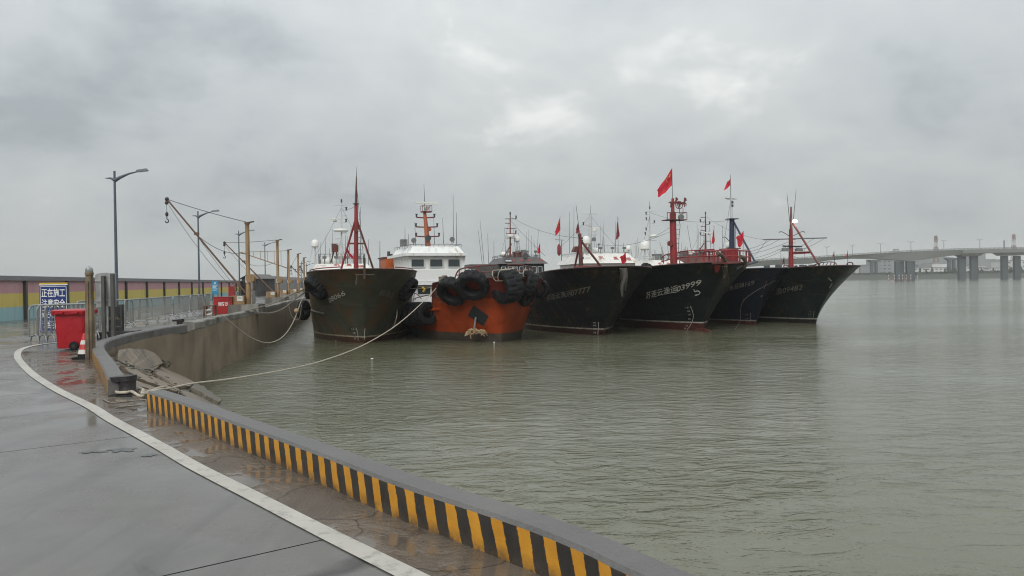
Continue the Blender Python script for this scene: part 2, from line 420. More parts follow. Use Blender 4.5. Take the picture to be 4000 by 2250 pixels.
for i in range(len(joints) + 1):
    poly = QUAY
    if i > 0: poly = clip(poly, joints[i - 1][0], joints[i - 1][1] + .007)
    if i < len(joints): poly = clip(poly, -joints[i][0], -joints[i][1] + .007)
    if len(poly) < 3: continue
    bm = bmesh.new(); f = bm.faces.new([bm.verts.new((q.x, q.y, 0)) for q in poly])
    bmesh.ops.triangulate(bm, faces=[f])
    me = bpy.data.meshes.new('concrete_slab'); bm.to_mesh(me); bm.free(); me.materials.append(MATS['wet_concrete'])
    inst(me, 'concrete_slab', PAVE)

# gutter strip between the white line and the kerb, and the line itself
wl = [P2(onz(*q)) for q in ((233, 1337), (140, 1349), (82, 1366), (68, 1392), (88, 1424), (135, 1468), (225, 1525), (350, 1587), (433, 1639), (536, 1695),
                            (640, 1753), (764, 1825), (1009, 1950), (1281, 2090), (1592, 2245))]
wl += [wl[-1] + (wl[-1] - wl[-2]).normalized() * s_ for s_ in (2, 5, 9)]
WL = [P2(q) for q in catmull([(*q, 0) for q in wl], 6)]
def ribbon(a, b, z, name, mt, parent=None):
    n = len(a); o = MB(); o.add([(q.x, q.y, z) for q in a] + [(q.x, q.y, z) for q in b], [(i, i + 1, n + i + 1, n + i) for i in range(n - 1)])
    return o.build(name, mt, parent, smooth=False)
def resample(pts, n):
    s_ = [0]
    for a, b in zip(pts, pts[1:]): s_.append(s_[-1] + (b - a).length)
    o = []; j = 0
    for i in range(n):
        d = s_[-1] * i / (n - 1)
        while j < len(pts) - 2 and s_[j + 1] < d: j += 1
        k_ = (d - s_[j]) / max(1e-6, s_[j + 1] - s_[j]); o.append(pts[j] + (pts[j + 1] - pts[j]) * k_)
    return o
inner = [K2_IN[i] for i in range(len(K2_IN) // 2, -1, -1)] + [P2(onz(500, 1560))] + K1_IN
tag(ribbon(resample(WL[14:], 60), resample(inner, 60), .004, 'gutter', MATS['gutter_concrete']),
    'rough brown wet gutter strip beside the striped kerb', None, None, 'structure')
tag(ribbon(offset(WL, .070), offset(WL, -.070), .008, 'road_marking', MATS['road_paint']), 'worn white edge line curving along the quay', None, None, 'structure')

mat('stain', (.05, .05, .048), .12, var=.2, bump=0, space='pos')
rs = random.Random(11)
for cx_, cy_, rx_, ry_ in ((470, 1757, .09, .022), (585, 1776, .05, .016), (360, 1765, .08, .01)  ):
    c0 = onz(cx_, cy_, .004); n_ = 18; poly = []
    for k in range(n_):
        a_ = 2 * math.pi * k / n_; q_ = rs.uniform(.35, 1.25); poly.append(P2(c0) + Vector((rx_ * 1.6 * q_ * math.cos(a_), ry_ * 5 * q_ * math.sin(a_))))
    tag(sheet(poly, .004, 'puddle', MATS['stain']), 'small dark puddle stain on the pavement', None, None, 'structure')
# ------------------------------------------------------------------ kerbs
def kerb(name, inn, outr, z0, z1, mats, label, u0=0.0, chip=0.0, ends=True):
    """low concrete upstand; inner face carries the stripes (material 1)"""
    n = len(inn); me = bpy.data.meshes.new(name); vs = []; fs = []; mi = []; us = []; u = u0; rnd = random.Random(n)
    for i in range(n):
        if i: u += (inn[i] - inn[i - 1]).length
        a, b = inn[i], outr[i]; k = (b - a)
        dz = rnd.uniform(-chip, chip)
        prof = [(0, z0), (.02, z1 - .025 + dz), (.10, z1 + dz), (.93, z1 - .005 + dz), (1.0, z1 - .04 + dz), (1.0, z0)]
        for q, z in prof: c = a + k * q; vs.append((c.x, c.y, z)); us.append((u, z))
    for i in range(n - 1):
        for j in range(5):
            fs.append((i*6+j, (i+1)*6+j, (i+1)*6+j+1, i*6+j+1)); mi.append(1 if j == 0 else 0)
    if ends:
        fs.append(tuple(range(5, -1, -1))); mi.append(0); fs.append(tuple((n-1)*6+j for j in range(6))); mi.append(0)
    me.from_pydata(vs, [], fs); me.polygons.foreach_set('material_index', mi)
    uvl = me.uv_layers.new(name='UVMap')
    for lp in me.loops: uvl.data[lp.index].uv = us[lp.vertex_index]
    for q in mats: me.materials.append(MATS[q])
    bm = bmesh.new(); bm.from_mesh(me); bmesh.ops.recalc_face_normals(bm, faces=bm.faces); bm.to_mesh(me); bm.free()
    return tag(inst(me, name), label, 'kerb', None, 'thing')
fine = lambda pts, k: resample(pts, k)
kerb('striped_kerb', fine(K1_IN, 120), fine(K1_OUT, 120), -.02, .245, ('kerb_concrete', 'hazard_stripes'),
     'low concrete kerb with fresh yellow and black stripes running along the water edge', u0=.02)
kerb('striped_kerb', fine(K2_IN, 60), fine(K2_OUT, 60), -.02, .26, ('kerb_concrete', 'hazard_stripes_worn'),
     'low curved kerb with worn brownish stripes between the red bin and the broken slabs', chip=.006)
kerb('quay_coping', fine(C_IN, 110), fine(C_OUT, 110), -.02, .26, ('coping_concrete', 'coping_concrete'),
     'weathered concrete coping on the quay wall beside the cranes', chip=.035)

# ------------------------------------------------------------------ quay wall down into the water
b = MB(); e_ = resample(EDGE, 150); rnd = random.Random(3)
b.grid(lambda u, v: (lambda q: (q.x, q.y, .02 - 4.0 * v))(e_[int(round(u * 149))]), 149, 8)
tag(b.build('quay_wall', MATS['wall_concrete'], smooth=False), 'brown stained concrete quay wall dropping into the water', 'wall', None, 'thing')

# ------------------------------------------------------------------ collapsed revetment slabs between the kerb and the water
W1, W2, T1 = P2(onz(866, 1560, WZ)), P2(onz(946, 1625, WZ)), P2(onz(436, 1384, -.1))
wd = (W2 - W1).normalized(); rn = Vector((-wd.y, wd.x))
if rn.dot(W1 - T1) < 0: rn = -rn
RS = 1.9 / (rn.dot(W1) - rn.dot(T1)); RC = rn.dot(W1)
def rz(p_, up=0): return WZ + (RC - rn.dot(P2(p_))) * RS + up
def onrev(px, py, up=0):
    d = ray(px, py); A_ = rn.x * d.x + rn.y * d.y
    t_ = (WZ + (RC - rn.dot(P2(EYE))) * RS + up - EYE.z) / (d.z + A_ * RS)
    return EYE + d * t_
REV = empty('revetment', (0, 0, 0), 0, 'collapsed tan concrete slabs sloping from the curved kerb into the water', 'revetment')
def rubble_bed(u, v):
    q = T1 + wd * (-9 + 24 * u) + rn * (-.7 + 6.2 * v)
    n_ = math.sin(q.x * 3.1 + q.y) * .015 + random.uniform(-.018, .018)
    return (q.x, q.y, min(-.05, rz(q, -.07) + n_))
o = MB().grid(rubble_bed, 150, 50).build('rubble_bed', MATS['slab_mossy'], REV); o['kind'] = 'stuff'
SLABS = [  # outline pixels (with height where the slab leaves the common slope), lift, thickness, material
    (((440, 1385, -.09), (500, 1366, -.09), (590, 1348, -.10), (612, 1378, -.40), (637, 1419, -.72), (612, 1432), (594, 1450), (520, 1424), (466, 1410)), .04, .18, 'slab_concrete'),
    (((598, 1452), (616, 1436), (640, 1423), (700, 1456), (760, 1494), (742, 1508), (690, 1508), (640, 1480)), .03, .16, 'slab_concrete'),
    (((764, 1497), (800, 1512), (866, 1562), (855, 1570), (810, 1545), (748, 1512)), .06, .18, 'slab_mossy'),
    (((470, 1428), (560, 1452), (640, 1492), (700, 1522), (690, 1528), (620, 1505), (540, 1478)), .03, .14, 'slab_concrete'),
    (((706, 1524), (760, 1540), (846, 1590), (890, 1615), (860, 1612), (790, 1580), (720, 1545)), .04, .14, 'slab_concrete'),
    (((520, 1484), (610, 1514), (700, 1555), (800, 1604), (860, 1640), (780, 1650), (660, 1590), (560, 1540), (505, 1500)), .02, .14, 'slab_concrete'),
    (((634, 1402, -.60), (652, 1405, -.62), (671, 1416, -.72), (668, 1422, -.76), (652, 1421, -.74), (636, 1413, -.68)), .0, .12, 'slab_mossy'),
]
for q, up, th, mm in SLABS:
    b = MB(); top = [onz(*v) if len(v) == 3 else onrev(*v, up) for v in q]; pp = []; nr = Vector(); c0 = sum(top, Vector()) / len(top)
    for i in range(len(top)): nr += (top[i] - c0).cross(top[(i + 1) % len(top)] - c0)
    nr.normalize(); top = [v - nr * (v - c0).dot(nr) * .92 for v in top]
    for i, a in enumerate(top):          # broken, jittered edges
        c = top[(i + 1) % len(top)]
        for k in range(5): pp.append(a.lerp(c, k / 5) + (Vector((random.uniform(-.03, .03), random.uniform(-.03, .03), random.uniform(-.006, .006))) if k else Vector()))
    b.prism(pp, Vector((-rn.x * RS, -rn.y * RS, -1)).normalized() * th); b.build('broken_slab', MATS[mm], REV, smooth=False)
for i in range(44):
    px, py = random.choice(((470, 1420), (540, 1455), (640, 1500), (720, 1535), (800, 1580), (620, 1440), (520, 1500), (860, 1600), (600, 1455), (500, 1425)))
    px += random.uniform(-45, 45); py += random.uniform(-16, 16); a = onrev(px, py, .03); c = onrev(px + random.uniform(10, 45), py + random.uniform(4, 24), .05)
    MB().beam(a, a + (c - a).normalized() * random.uniform(.10, .45), random.uniform(.02, .08), random.uniform(.015, .035)).build('broken_piece', MATS[('rubble', 'slab_mossy', 'slab_concrete')[i % 3]], REV, smooth=False)

# ------------------------------------------------------------------ painted flood wall with posts
def band_mat():
    mt, t, p = newmat('banded_paint')
    pos = coords(t, 'pos'); z = nd(t, 'ShaderNodeSeparateXYZ', {0: pos}).outputs[2]
    zz = nd(t, 'ShaderNodeMath', {0: z, 1: rng(t, noise(t, pos, 2.2, 4, .6), .3, .7, -.02, .02)}, operation='ADD').outputs[0]
    c = mixc(t, rng(t, zz, .66, .67, 0, 1), (.29, .46, .48), (.60, .48, .12))
    c = mixc(t, rng(t, zz, 1.33, 1.34, 0, 1), c, (.50, .27, .29))
    patchy = rng(t, noise(t, nd(t, 'ShaderNodeMapping', {0: pos, 'Scale': (.6, .6, 1.2)}).outputs[0], 1.6, 6, .7, .6), .42, .66, 0, .45)
    up_ = rng(t, zz, 1.4, 1.95, 0, 1)
    k = nd(t, 'ShaderNodeMath', {0: patchy, 1: up_}, operation='MULTIPLY').outputs[0]
    c = mixc(t, k, c, (.55, .48, .47))
    d = rng(t, noise(t, nd(t, 'ShaderNodeMapping', {0: pos, 'Scale': (1.2, 1.2, .2)}).outputs[0], 2.0, 6, .7), .52, .8, 0, .4)
    c = mixc(t, d, c, (.2, .18, .15))
    t.links.new(c, p.inputs['Base Color']); p.inputs['Roughness'].default_value = .7
    bn = nd(t, 'ShaderNodeBump', {'Strength': .3, 'Distance': .02, 'Height': noise(t, pos, 12, 5)}); t.links.new(bn.outputs[0], p.inputs['Normal'])
    MATS['banded_paint'] = mt
band_mat()
mat('wall_cap', (.19, .185, .19), .6, var=.15, scale=1.5, bump=.3, bscale=8, space='pos')
mat('dark_post', (.065, .065, .06), .55, var=.3, scale=2, bump=.3, space='pos')
FW_N = Vector((FWD.y, -FWD.x))                      # towards the water
s0, s1 = -30, 165
A, B = FW0 + FWD * s0, FW0 + FWD * s1
FW = empty('flood_wall', (A.x, A.y, 0), 0, 'long flood wall painted in pink, yellow and blue bands behind the lamps', 'wall')
def fw(s_, n_, z): q = FW0 + FWD * s_ + FW_N * n_ - A; return Vector((q.x, q.y, z))
b = MB(); b.hexa([fw(s0, 0, -.02), fw(s1, 0, -.02), fw(s1, -.4, -.02), fw(s0, -.4, -.02)], [fw(s0, 0, 2.0), fw(s1, 0, 2.0), fw(s1, -.4, 2.0), fw(s0, -.4, 2.0)])
b.build('wall_panel', MATS['banded_paint'], FW, smooth=False)
b = MB(); b.hexa([fw(s0, .17, 1.97), fw(s1, .17, 1.97), fw(s1, -.5, 1.97), fw(s0, -.5, 1.97)], [fw(s0, .17, 2.2), fw(s1, .17, 2.2), fw(s1, -.5, 2.2), fw(s0, -.5, 2.2)])
b.build('wall_cap', MATS['wall_cap'], FW, smooth=False)
# posts at their pixel columns where the photograph shows them, regular beyond
def s_at(px):
    d = ray(px, 1110); d2 = Vector((d.x, d.y)).normalized(); n2 = Vector((-d2.y, d2.x))
    return -n2.dot(FW0 - P2(EYE)) / n2.dot(FWD)
pm = MB().box(-.10, .10, -.02, .14, 0, 1.965).mesh('post', MATS['dark_post'], False)
ss = [s_at(93) - 5.2, s_at(93), s_at(258), s_at(376), s_at(489)]
while ss[-1] < s1 - 6: ss.append(ss[-1] + 5.25)
for s_ in ss:
    inst(pm, 'post', FW, fw(s_, 0, 0), (0, 0, math.atan2(FW_N.y, FW_N.x) - math.pi / 2))
# grey parapet with merlons far along the quay
mat('far_parapet', (.20, .205, .205), .7, var=.12, scale=.6, bump=.2, bscale=6, space='pos')
p0, p1 = aty(1010, 1110, 118), aty(1205, 1110, 190)
PW = empty('parapet_wall', (p0.x, p0.y, 0), 0, 'light grey crenellated parapet wall behind the shed and cranes', 'wall')
d = P2(p1) - P2(p0); ln = d.length; d.normalize(); nn = Vector((d.y, -d.x))
def pw(s_, n_, z): q = d * s_ + nn * n_; return Vector((q.x, q.y, z))
def pbox(s_a, s_b, n0, n1, z0, z1): return MB().hexa([pw(s_a, n0, z0), pw(s_b, n0, z0), pw(s_b, n1, z0), pw(s_a, n1, z0)], [pw(s_a, n0, z1), pw(s_b, n0, z1), pw(s_b, n1, z1), pw(s_a, n1, z1)])
pbox(0, ln, -.3, .3, -.05, 2.55).build('wall_panel', MATS['far_parapet'], PW, smooth=False)
for k in range(int(ln / 3.1)): pbox(k * 3.1 + .6, k * 3.1 + 1.35, -.2, .2, 2.55, 3.1).build('merlon', MATS['far_parapet'], PW, smooth=False)
# ------------------------------------------------------------------ quay furniture materials
mat('lamp_steel', (.085, .11, .13), .4, .3, var=.15, bump=.05)
mat('lamp_head', (.075, .085, .095), .4, .2, var=.1, bump=.05)
mat('lamp_lens', (.45, .47, .47), .25, var=.05, bump=0)
mat('galvanised', (.30, .305, .295), .36, .6, var=.15, scale=5, bump=.1, rvar=.1)
mat('ochre_steel', (.27, .172, .082), .55, .1, var=.22, scale=2, bump=.25, streak=((.12, .06, .025), .18, 3))
mat('rust_steel', (.125, .07, .048), .65, .1, var=.35, scale=4, bump=.4)
mat('dark_iron', (.03, .027, .028), .45, .3, var=.35, scale=6, bump=.5, bscale=20)
mat('dark_rust', (.05, .03, .022), .7, var=.35, scale=4, bump=.4)
mat('cable', (.05, .047, .045), .6, var=.2, bump=0)
mat('pale_paint', (.52, .52, .49), .5, var=.12, scale=4, bump=.15, streak=((.2, .15, .1), .08, 4))
mat('notice_white', (.66, .67, .64), .4, var=.08, bump=.05)
mat('ink_grey', (.16, .17, .18), .6, var=.1, bump=0)
mat('bin_red', (.36, .008, .016), .34, var=.12, scale=3, bump=.12, bscale=50)
mat('sand_red', (.30, .012, .014), .4, var=.2, scale=2, bump=.15, streak=((.10, .02, .015), .12, 3))
mat('rubber', (.010, .0105, .0115), .65, var=.4, scale=5, bump=.35, bscale=25, rvar=.12, spec=.22)
mat('cone_red', (.50, .03, .03), .5, var=.15, bump=.1)
mat('cone_white', (.62, .61, .57), .5, var=.15, bump=.1)
mat('sign_blue', (.012, .032, .16), .4, var=.15, bump=.05)
mat('sign_cyan', (.03, .22, .40), .4, var=.1, bump=.05)
mat('sign_yellow', (.55, .36, .03), .4, var=.12, bump=.05)
mat('print_white', (.74, .75, .73), .45, var=.06, bump=0)
mat('timber_post', (.19, .145, .09), .7, var=.3, scale=4, bump=.4, streak=((.075, .05, .03), .25, 6))
mat('aluminium', (.40, .41, .40), .42, .6, var=.2, scale=2, bump=.12, streak=((.17, .16, .15), .2, 4))
mat('black_stone', (.022, .022, .022), .3, var=.3, bump=.1)
mat('gold_ink', (.17, .13, .07), .5, var=.3, bump=0)
mat('shed_metal', (.07, .065, .065), .6, .1, var=.25, scale=1.5, bump=.3, streak=((.04, .03, .025), .2, 3))
mat('shed_roof', (.10, .095, .09), .6, .1, var=.25, scale=1.5, bump=.4)
mat('rope', (.44, .39, .31), .8, var=.25, scale=12, bump=.7, bscale=60)
mat('rope_grey', (.21, .185, .155), .8, var=.25, scale=12, bump=.7, bscale=60)
mat('frayed_rope', (.36, .26, .15), .9, var=.4, scale=14, bump=1)
mat('foam_float', (.7, .7, .66), .6, var=.1)

# ------------------------------------------------------------------ street lamps
def street_lamp(px, Y, top_py, label, k=1.0):
    p = aty(px, top_py, Y); H = p.z
    o = empty('street_lamp', (p.x, p.y, 0), 0, label, 'street lamp', 'street lamps along the flood wall')
    MB().lathe([(.115, .02), (.10, 1.0), (.085, H * .5), (.065, H)], 12).build('pole', 'lamp_steel', o)
    MB().lathe([(.24, 0), (.24, .03), (.14, .05), (.13, .35), (.115, .4)], 12).build('base_plate', 'lamp_steel', o)
    b = MB(); zr = H - .42
    b.path([(0, 0, zr - .18), (.35, 0, zr + .02), (.9, 0, zr + .24), (1.45, 0, zr + .37)], .1, 8, radii=[.13, .10, .06, .04]).build('arm', 'lamp_steel', o)
    MB().path([(0, 0, zr - .14), (-.25, 0, zr - .02), (-.58, 0, zr - .02)], .1, 8, radii=[.11, .06, .02]).build('stub_arm', 'lamp_steel', o)
    h = MB().hexa([(1.36, -.12, zr + .33), (2.1, -.13, zr + .40), (2.1, .13, zr + .40), (1.36, .12, zr + .33)],
                  [(1.42, -.09, zr + .47), (2.0, -.08, zr + .55), (2.0, .08, zr + .55), (1.42, .09, zr + .47)]).build('lamp_head', 'lamp_head', o)
    MB().hexa([(1.5, -.09, zr + .325), (2.0, -.09, zr + .372), (2.0, .09, zr + .372), (1.5, .09, zr + .325)],
              [(1.5, -.09, zr + .345), (2.0, -.09, zr + .392), (2.0, .09, zr + .392), (1.5, .09, zr + .345)]).build('lens', 'lamp_lens', h)
    return o
street_lamp(447, 46.2, 668, 'tallest slate grey street lamp behind the metal sign back')
street_lamp(773, 72.5, 825, 'second slate grey street lamp crossed by the crane boom')
street_lamp(932, 98.5, 901, 'third street lamp just beside the first ochre crane post')
street_lamp(1034, 127, 947, 'fourth street lamp beside the second ochre crane post')
street_lamp(1178, 168, 1021, 'far street lamp behind the fifth crane post')
street_lamp(1197, 178, 1029, 'farthest small street lamp in front of the first boat wheelhouse')

# ------------------------------------------------------------------ quay cranes
def dangling_hook(b_parent, top, ln):
    x, y, z = top
    MB().tube((x, y, z), (x, y, z - ln * .45), .012, n=5).build('hoist_cable', 'cable', b_parent)
    MB().ball((x, y, z - .06), .11, .05, .11, 10, 6).build('pulley', 'dark_iron', b_parent)
    MB().lathe([(0, 0), (.07, .04), (.09, .14), (.05, .24), (0, .28)], 10, (x, y, z - ln * .45 - .26)).build('hook_weight', 'dark_iron', b_parent)
    hk = [(x + .09 * math.sin(a) , y, z - ln * .45 - .50 + .10 * math.cos(a)) for a in [R(q) for q in range(0, 280, 30)]]
    MB().path([(x, y, z - ln * .45 - .24)] + hk, .028, 6).build('hook', 'dark_iron', b_parent)
def sag(a, b, s_, n=14):
    a, b = Vector(a), Vector(b); return [a.lerp(b, i / n) - Vector((0, 0, s_ * 4 * (i / n) * (1 - i / n))) for i in range(n + 1)]
def crane(px, Y, top_py, tip, foot, label, r=.115, kind='boom', slack=None, hook=1.0, box=True):
    p = aty(px, top_py, Y); H = p.z
    o = empty('quay_crane', (p.x, p.y, 0), 0, label, 'crane', 'small ochre cranes along the quay edge')
    l = lambda x_, y_: aty(x_, y_, Y) - Vector((p.x, p.y, 0))
    plinth = MB().hexa([(-.95, -.6, -.01), (.75, -.6, -.01), (.75, .6, -.01), (-.95, .6, -.01)], [(-.92, -.57, .52), (.72, -.57, .52), (.72, .57, .52), (-.92, .57, .52)])
    plinth.build('plinth', 'coping_concrete', o, smooth=False)
    MB().lathe([(r * 1.25, .50), (r * 1.2, 1.6), (r, 1.65), (r * .95, H - .12), (r * 1.3, H - .10), (r * 1.3, H), (0, H + .02)], 14).build('post', 'ochre_steel', o)
    MB().lathe([(r * 1.28, 1.72), (r * 1.3, 1.74), (r * 1.3, 2.05), (r * 1.1, 2.07)], 14).build('white_band', 'pale_paint', o)
    if box:
        bx = MB().box(-.9, -.12, -.36, .36, .525, 1.0).build('winch_box', 'ochre_steel', o, smooth=False)
        MB().box(-.5, -.2, -.372, -.362, .72, .97).build('notice', 'notice_white', bx, smooth=False)
        for q in range(3): MB().box(-.47, -.24, -.3765, -.3735, .9 - q * .07, .925 - q * .07).build('notice_line', 'ink_grey', bx, smooth=False)
        d_ = MB(); d_.lathe([(.0, -.16), (.24, -.16), (.24, -.12), (.12, -.11), (.12, .11), (.24, .12), (.24, .16), (0, .16)], 16, (.2, -.1, 1.95), 'y')
        d_.build('winch_drum', 'ochre_steel', o)
    T, F_ = l(*tip), l(*foot)
    MB().beam((0, 0, H - .03), (.38, 0, H + .03), .07, .07).build('cap_arm', 'dark_iron', o)
    if kind == 'boom':
        MB().tube(F_, T, .055, .045, 10).build('boom', 'rust_steel', o)
        MB().ball(T, .12, .06, .12, 12, 6).build('boom_sheave', 'dark_iron', o)
        mid = F_.lerp(T, .62); MB().box(mid.x - .12, mid.x + .12, -.06, .06, mid.z - .02, mid.z + .13).build('boom_clamp', 'rust_steel', o)
        MB().path(sag(T, (0, 0, H), .06), .018, 5).build('stay_cable', 'cable', o)
        MB().path(sag(T + Vector((.08, 0, -.3)), (-.35, -.1, .95), .35), .011, 4).build('hoist_line', 'cable', o)
        MB().path(sag(mid, (-.3, .1, .95), .12), .011, 4).build('hoist_line', 'cable', o)
        MB().path(sag((-.02, 0, H - .1), (-.12, -.1, 1.0), 0), .014, 4).build('down_line', 'cable', o)
        MB().path(sag(mid, (-.1, 0, H * .66), .35), .014, 4).build('slack_line', 'cable', o)
        dangling_hook(o, T + Vector((-.02, 0, -.14)), 1.25 * hook)
    elif kind == 'truss':
        tr = Vector((-.05, 0, H - .12)); MB().tube(T, tr, .028, n=6).build('top_chord', 'ochre_steel', o)
        MB().tube(T, F_, .05, n=8).build('bottom_chord', 'ochre_steel', o)
        for q in range(1, 7):
            a = T.lerp(tr, q / 7); k = (a.x - T.x) / (F_.x - T.x); c = T.lerp(F_, min(1, k)); MB().tube(a, c, .022, n=5).build('strut', 'ochre_steel', o)
        MB().tube((-.18, -.05, .55), (-.06, 0, H * .97), .05, n=6).build('ladder_leg', 'rust_steel', o)
    return o
crane(965.5, 41, 868, (652, 778), (958, 1143), 'first ochre crane with long rusty boom raised towards the street lamp')
crane(1083, 62, 937, (877, 948), (1075, 1147), 'second ochre crane with a thinner boom and small hook', hook=1.0)
crane(1126, 78, 975, (937, 985), (1122, 1047), 'third ochre crane with a horizontal truss boom', kind='truss')
crane(1164, 90, 991, (1137, 1040), (1175, 1078), 'fourth ochre crane post standing clear with a short folded boom', kind='boom', hook=.45)
crane(1187, 104, 1006, (1172, 1040), (1192, 1085), 'fifth ochre crane post beside the first boat wheelhouse', kind='boom', hook=.4)

# ------------------------------------------------------------------ crowd barriers
def barrier_meshes(Lb, n):
    H = 1.08; r = .018; c = .14
    fr = catmull([(.02, 0, .2), (.02, 0, .6), (.02, 0, H - c), (.02 + c * .4, 0, H - c * .3), (.02 + c, 0, H), (Lb * .5, 0, H), (Lb - .02 - c, 0, H),
                  (Lb - .02 - c * .4, 0, H - c * .3), (Lb - .02, 0, H - c), (Lb - .02, 0, .6), (Lb - .02, 0, .2)], 3)
    d = {'frame': [MB().path(fr, .026, 7).mesh('frame', MATS['galvanised'])]}
    d['rail'] = [(MB().tube((.02, 0, .2), (Lb - .02, 0, .2), .018, n=6).mesh('rail', MATS['galvanised']), (0, 0, 0))]
    d['bar'] = (MB().tube((0, 0, .2), (0, 0, H - .01), .011, n=5).mesh('bar', MATS['galvanised']), [.02 + (Lb - .04) * (i + 1) / (n + 1) for i in range(n)])
    ft = [(0, .24 * math.cos(a), .21 * math.sin(a)) for a in [math.pi * q / 10 for q in range(11)]]
    d['foot'] = MB().path(ft, .02, 7).mesh('foot', MATS['galvanised'])
    return d
BM = barrier_meshes(1.8, 13)
def barrier(x, y, rz_, label):
    o = empty('crowd_barrier', (x, y, .008), rz_, label, 'barrier', 'steel crowd barriers on the quay')
    inst(BM['frame'][0], 'frame', o); inst(BM['rail'][0][0], 'rail', o)
    for q in BM['bar'][1]: inst(BM['bar'][0], 'bar', o, (q, 0, 0))
    for q in (.16, 1.64): inst(BM['foot'], 'foot', o, (q, 0, .02))
    return o
a0 = onz(112, 1341); dirn = Vector((1.15, 1.75, 0)).normalized()
order = ('front', 'middle', 'rear')
for i in range(3):
    q = a0 + Vector((.17, .10, 0)) * i
    barrier(q.x, q.y, math.atan2(dirn.y, dirn.x) - .03 * i, ('front', 'middle', 'rear')[i] + ' barrier of the nested three in front of the blue sign')
row0 = P2(onz(487, 1284)); rd = Vector((-.205, 1)).normalized()
nums = ('first', 'second', 'third', 'fourth', 'fifth', 'sixth', 'seventh', 'eighth', 'ninth', 'tenth')
for i in range(9):
    q = row0 + rd * (1.86 * i); j = random.uniform(-.05, .05)
    barrier(q.x, q.y, math.atan2(rd.y, rd.x) + j, nums[i] + ' barrier of the row running from the black plaque to the sand box')
for i, (ax, ay, bx_, by_, lb) in enumerate(((300, 1298, 372, 1290, 'barrier behind the red bin'), (385, 1292, 440, 1287, 'barrier behind the metal sign posts'),
                                             (925, 1197, 950, 1187, 'barrier just behind the sand box'), (985, 1203, 1013, 1196, 'barrier beside the first crane plinth'))):
    A_, B_ = onz(ax, ay), onz(bx_, by_); d = (B_ - A_); barrier(A_.x, A_.y, math.atan2(d.y, d.x), 'steel ' + lb)

# ------------------------------------------------------------------ signs
def board(name, px0, px1, py0, py1, Y, mt, label, th=.03, legs=True, cat='sign', rz_=0, leg_mat='galvanised'):
    a, b = aty(px0, py0, Y), aty(px1, py1, Y); cx = (a.x + b.x) / 2; w_ = b.x - a.x
    o = empty(name, (cx, Y, 0), rz_, label, cat)
    z0, z1 = b.z, a.z
    MB().box(-w_ / 2, w_ / 2, 0, th, z0, z1).build('board', mt, o, smooth=False)
    if legs:
        for s_ in (-1, 1): MB().box(s_ * w_ * .38 - .02, s_ * w_ * .38 + .02, th + .002, th + .04, 0, z1 - .05).build('leg', leg_mat, o, smooth=False)
    return o, w_, z0, z1
o, w_, z0, z1 = board('work_sign', 153, 266, 1115, 1297, 24.2, 'sign_blue', 'blue and white construction warning sign behind the nested barriers')
b = MB()
for (x0, x1, y0, y1) in ((-w_/2+.025, w_/2-.025, z1-.045, z1-.03), (-w_/2+.025, w_/2-.025, z0+.03, z0+.045), (-w_/2+.025, -w_/2+.04, z0+.03, z1-.03), (w_/2-.04, w_/2-.025, z0+.03, z1-.03)):
    MB().box(x0, x1, -.006, -.003, y0, y1).build('border_line', 'print_white', o, smooth=False)
MB().box(-w_/2, w_/2, -.004, .034, z1 + .001, z1 + .03).build('top_edge', 'print_white', o, smooth=False)
for k, s_ in enumerate(('正在施工', '注意安全', '码头作业', '请绕行')):
    zb = z1 - .36 - k * .345
    lettering(s_, lambda x_, y_, zb=zb: (-w_ * .42 + x_, -.007, zb + y_), .30, 'print_white', o, width=w_ * .84 * len(s_) / 4, weight=.012)
o, w2, z0, z1 = board('work_sign', 154, 265, 1105, 1240, 24.7, 'sign_yellow', 'yellow sign board mostly hidden behind the blue warning sign')
MB().box(-w2/2+.03, w2/2-.03, -.006, -.003, z1 - .06, z1 - .045).build('border_line', 'ink_grey', o, smooth=False)
# metal sign seen from behind, on two dark posts
Y = 21.0; a, c = aty(371, 1070, Y), aty(453, 1200, Y)
o = empty('metal_sign', ((a.x + c.x) / 2, Y, 0), 0, 'curved aluminium back of a road sign on two dark posts', 'sign'); w_ = c.x - a.x
def curved(u, v):
    x_ = -w_ / 2 + w_ * u; return (x_, .05 * math.sin(u * math.pi * 2.1) + .03 * (1 - v), c.z + (a.z - c.z) * v - .04 * (u < .02) + .03 * math.sin(u * 3))
MB().grid(curved, 14, 6).build('sign_plate', 'aluminium', o)
for k in (.18, .78): MB().box(-w_/2 + .01, w_/2 - .01, -.03, -.004, c.z + (a.z - c.z) * k, c.z + (a.z - c.z) * k + .03).build('back_rail', 'aluminium', o, smooth=False)
for px in (411, 447):
    q = aty(px, 1200, Y); MB().box(q.x - o.location.x - .045, q.x - o.location.x + .045, -.12, -.035, 0, a.z - .06 if px < 430 else a.z).build('sign_post', 'dark_post', o, smooth=False)
# black stone plaque on a plinth
Y = 23.2; a, c = aty(421, 1190, Y), aty(482, 1302, Y)
o = empty('stone_plaque', ((a.x + c.x) / 2, Y, 0), 0, 'black stone plaque with faded gold writing behind the metal sign', 'plaque'); w_ = c.x - a.x
MB().box(-w_/2, w_/2, -.05, .05, .2, a.z).build('slab', 'black_stone', o, smooth=False)
q0, q1 = aty(375, 1300, Y - .4), aty(511, 1300, Y - .4)
MB().box(q0.x - o.location.x, q1.x - o.location.x, -.35, .3, 0, .215).build('plinth', 'black_stone', o, smooth=False)
for (x0, x1, y0, y1) in ((-w_/2+.03, w_/2-.03, a.z-.05, a.z-.04), (-w_/2+.03, w_/2-.03, .34, .35), (-w_/2+.03, -w_/2+.038, .34, a.z-.04), (w_/2-.038, w_/2-.03, .34, a.z-.04)):
    MB().box(x0, x1, -.056, -.052, y0, y1).build('border_line', 'ink_grey', o, smooth=False)
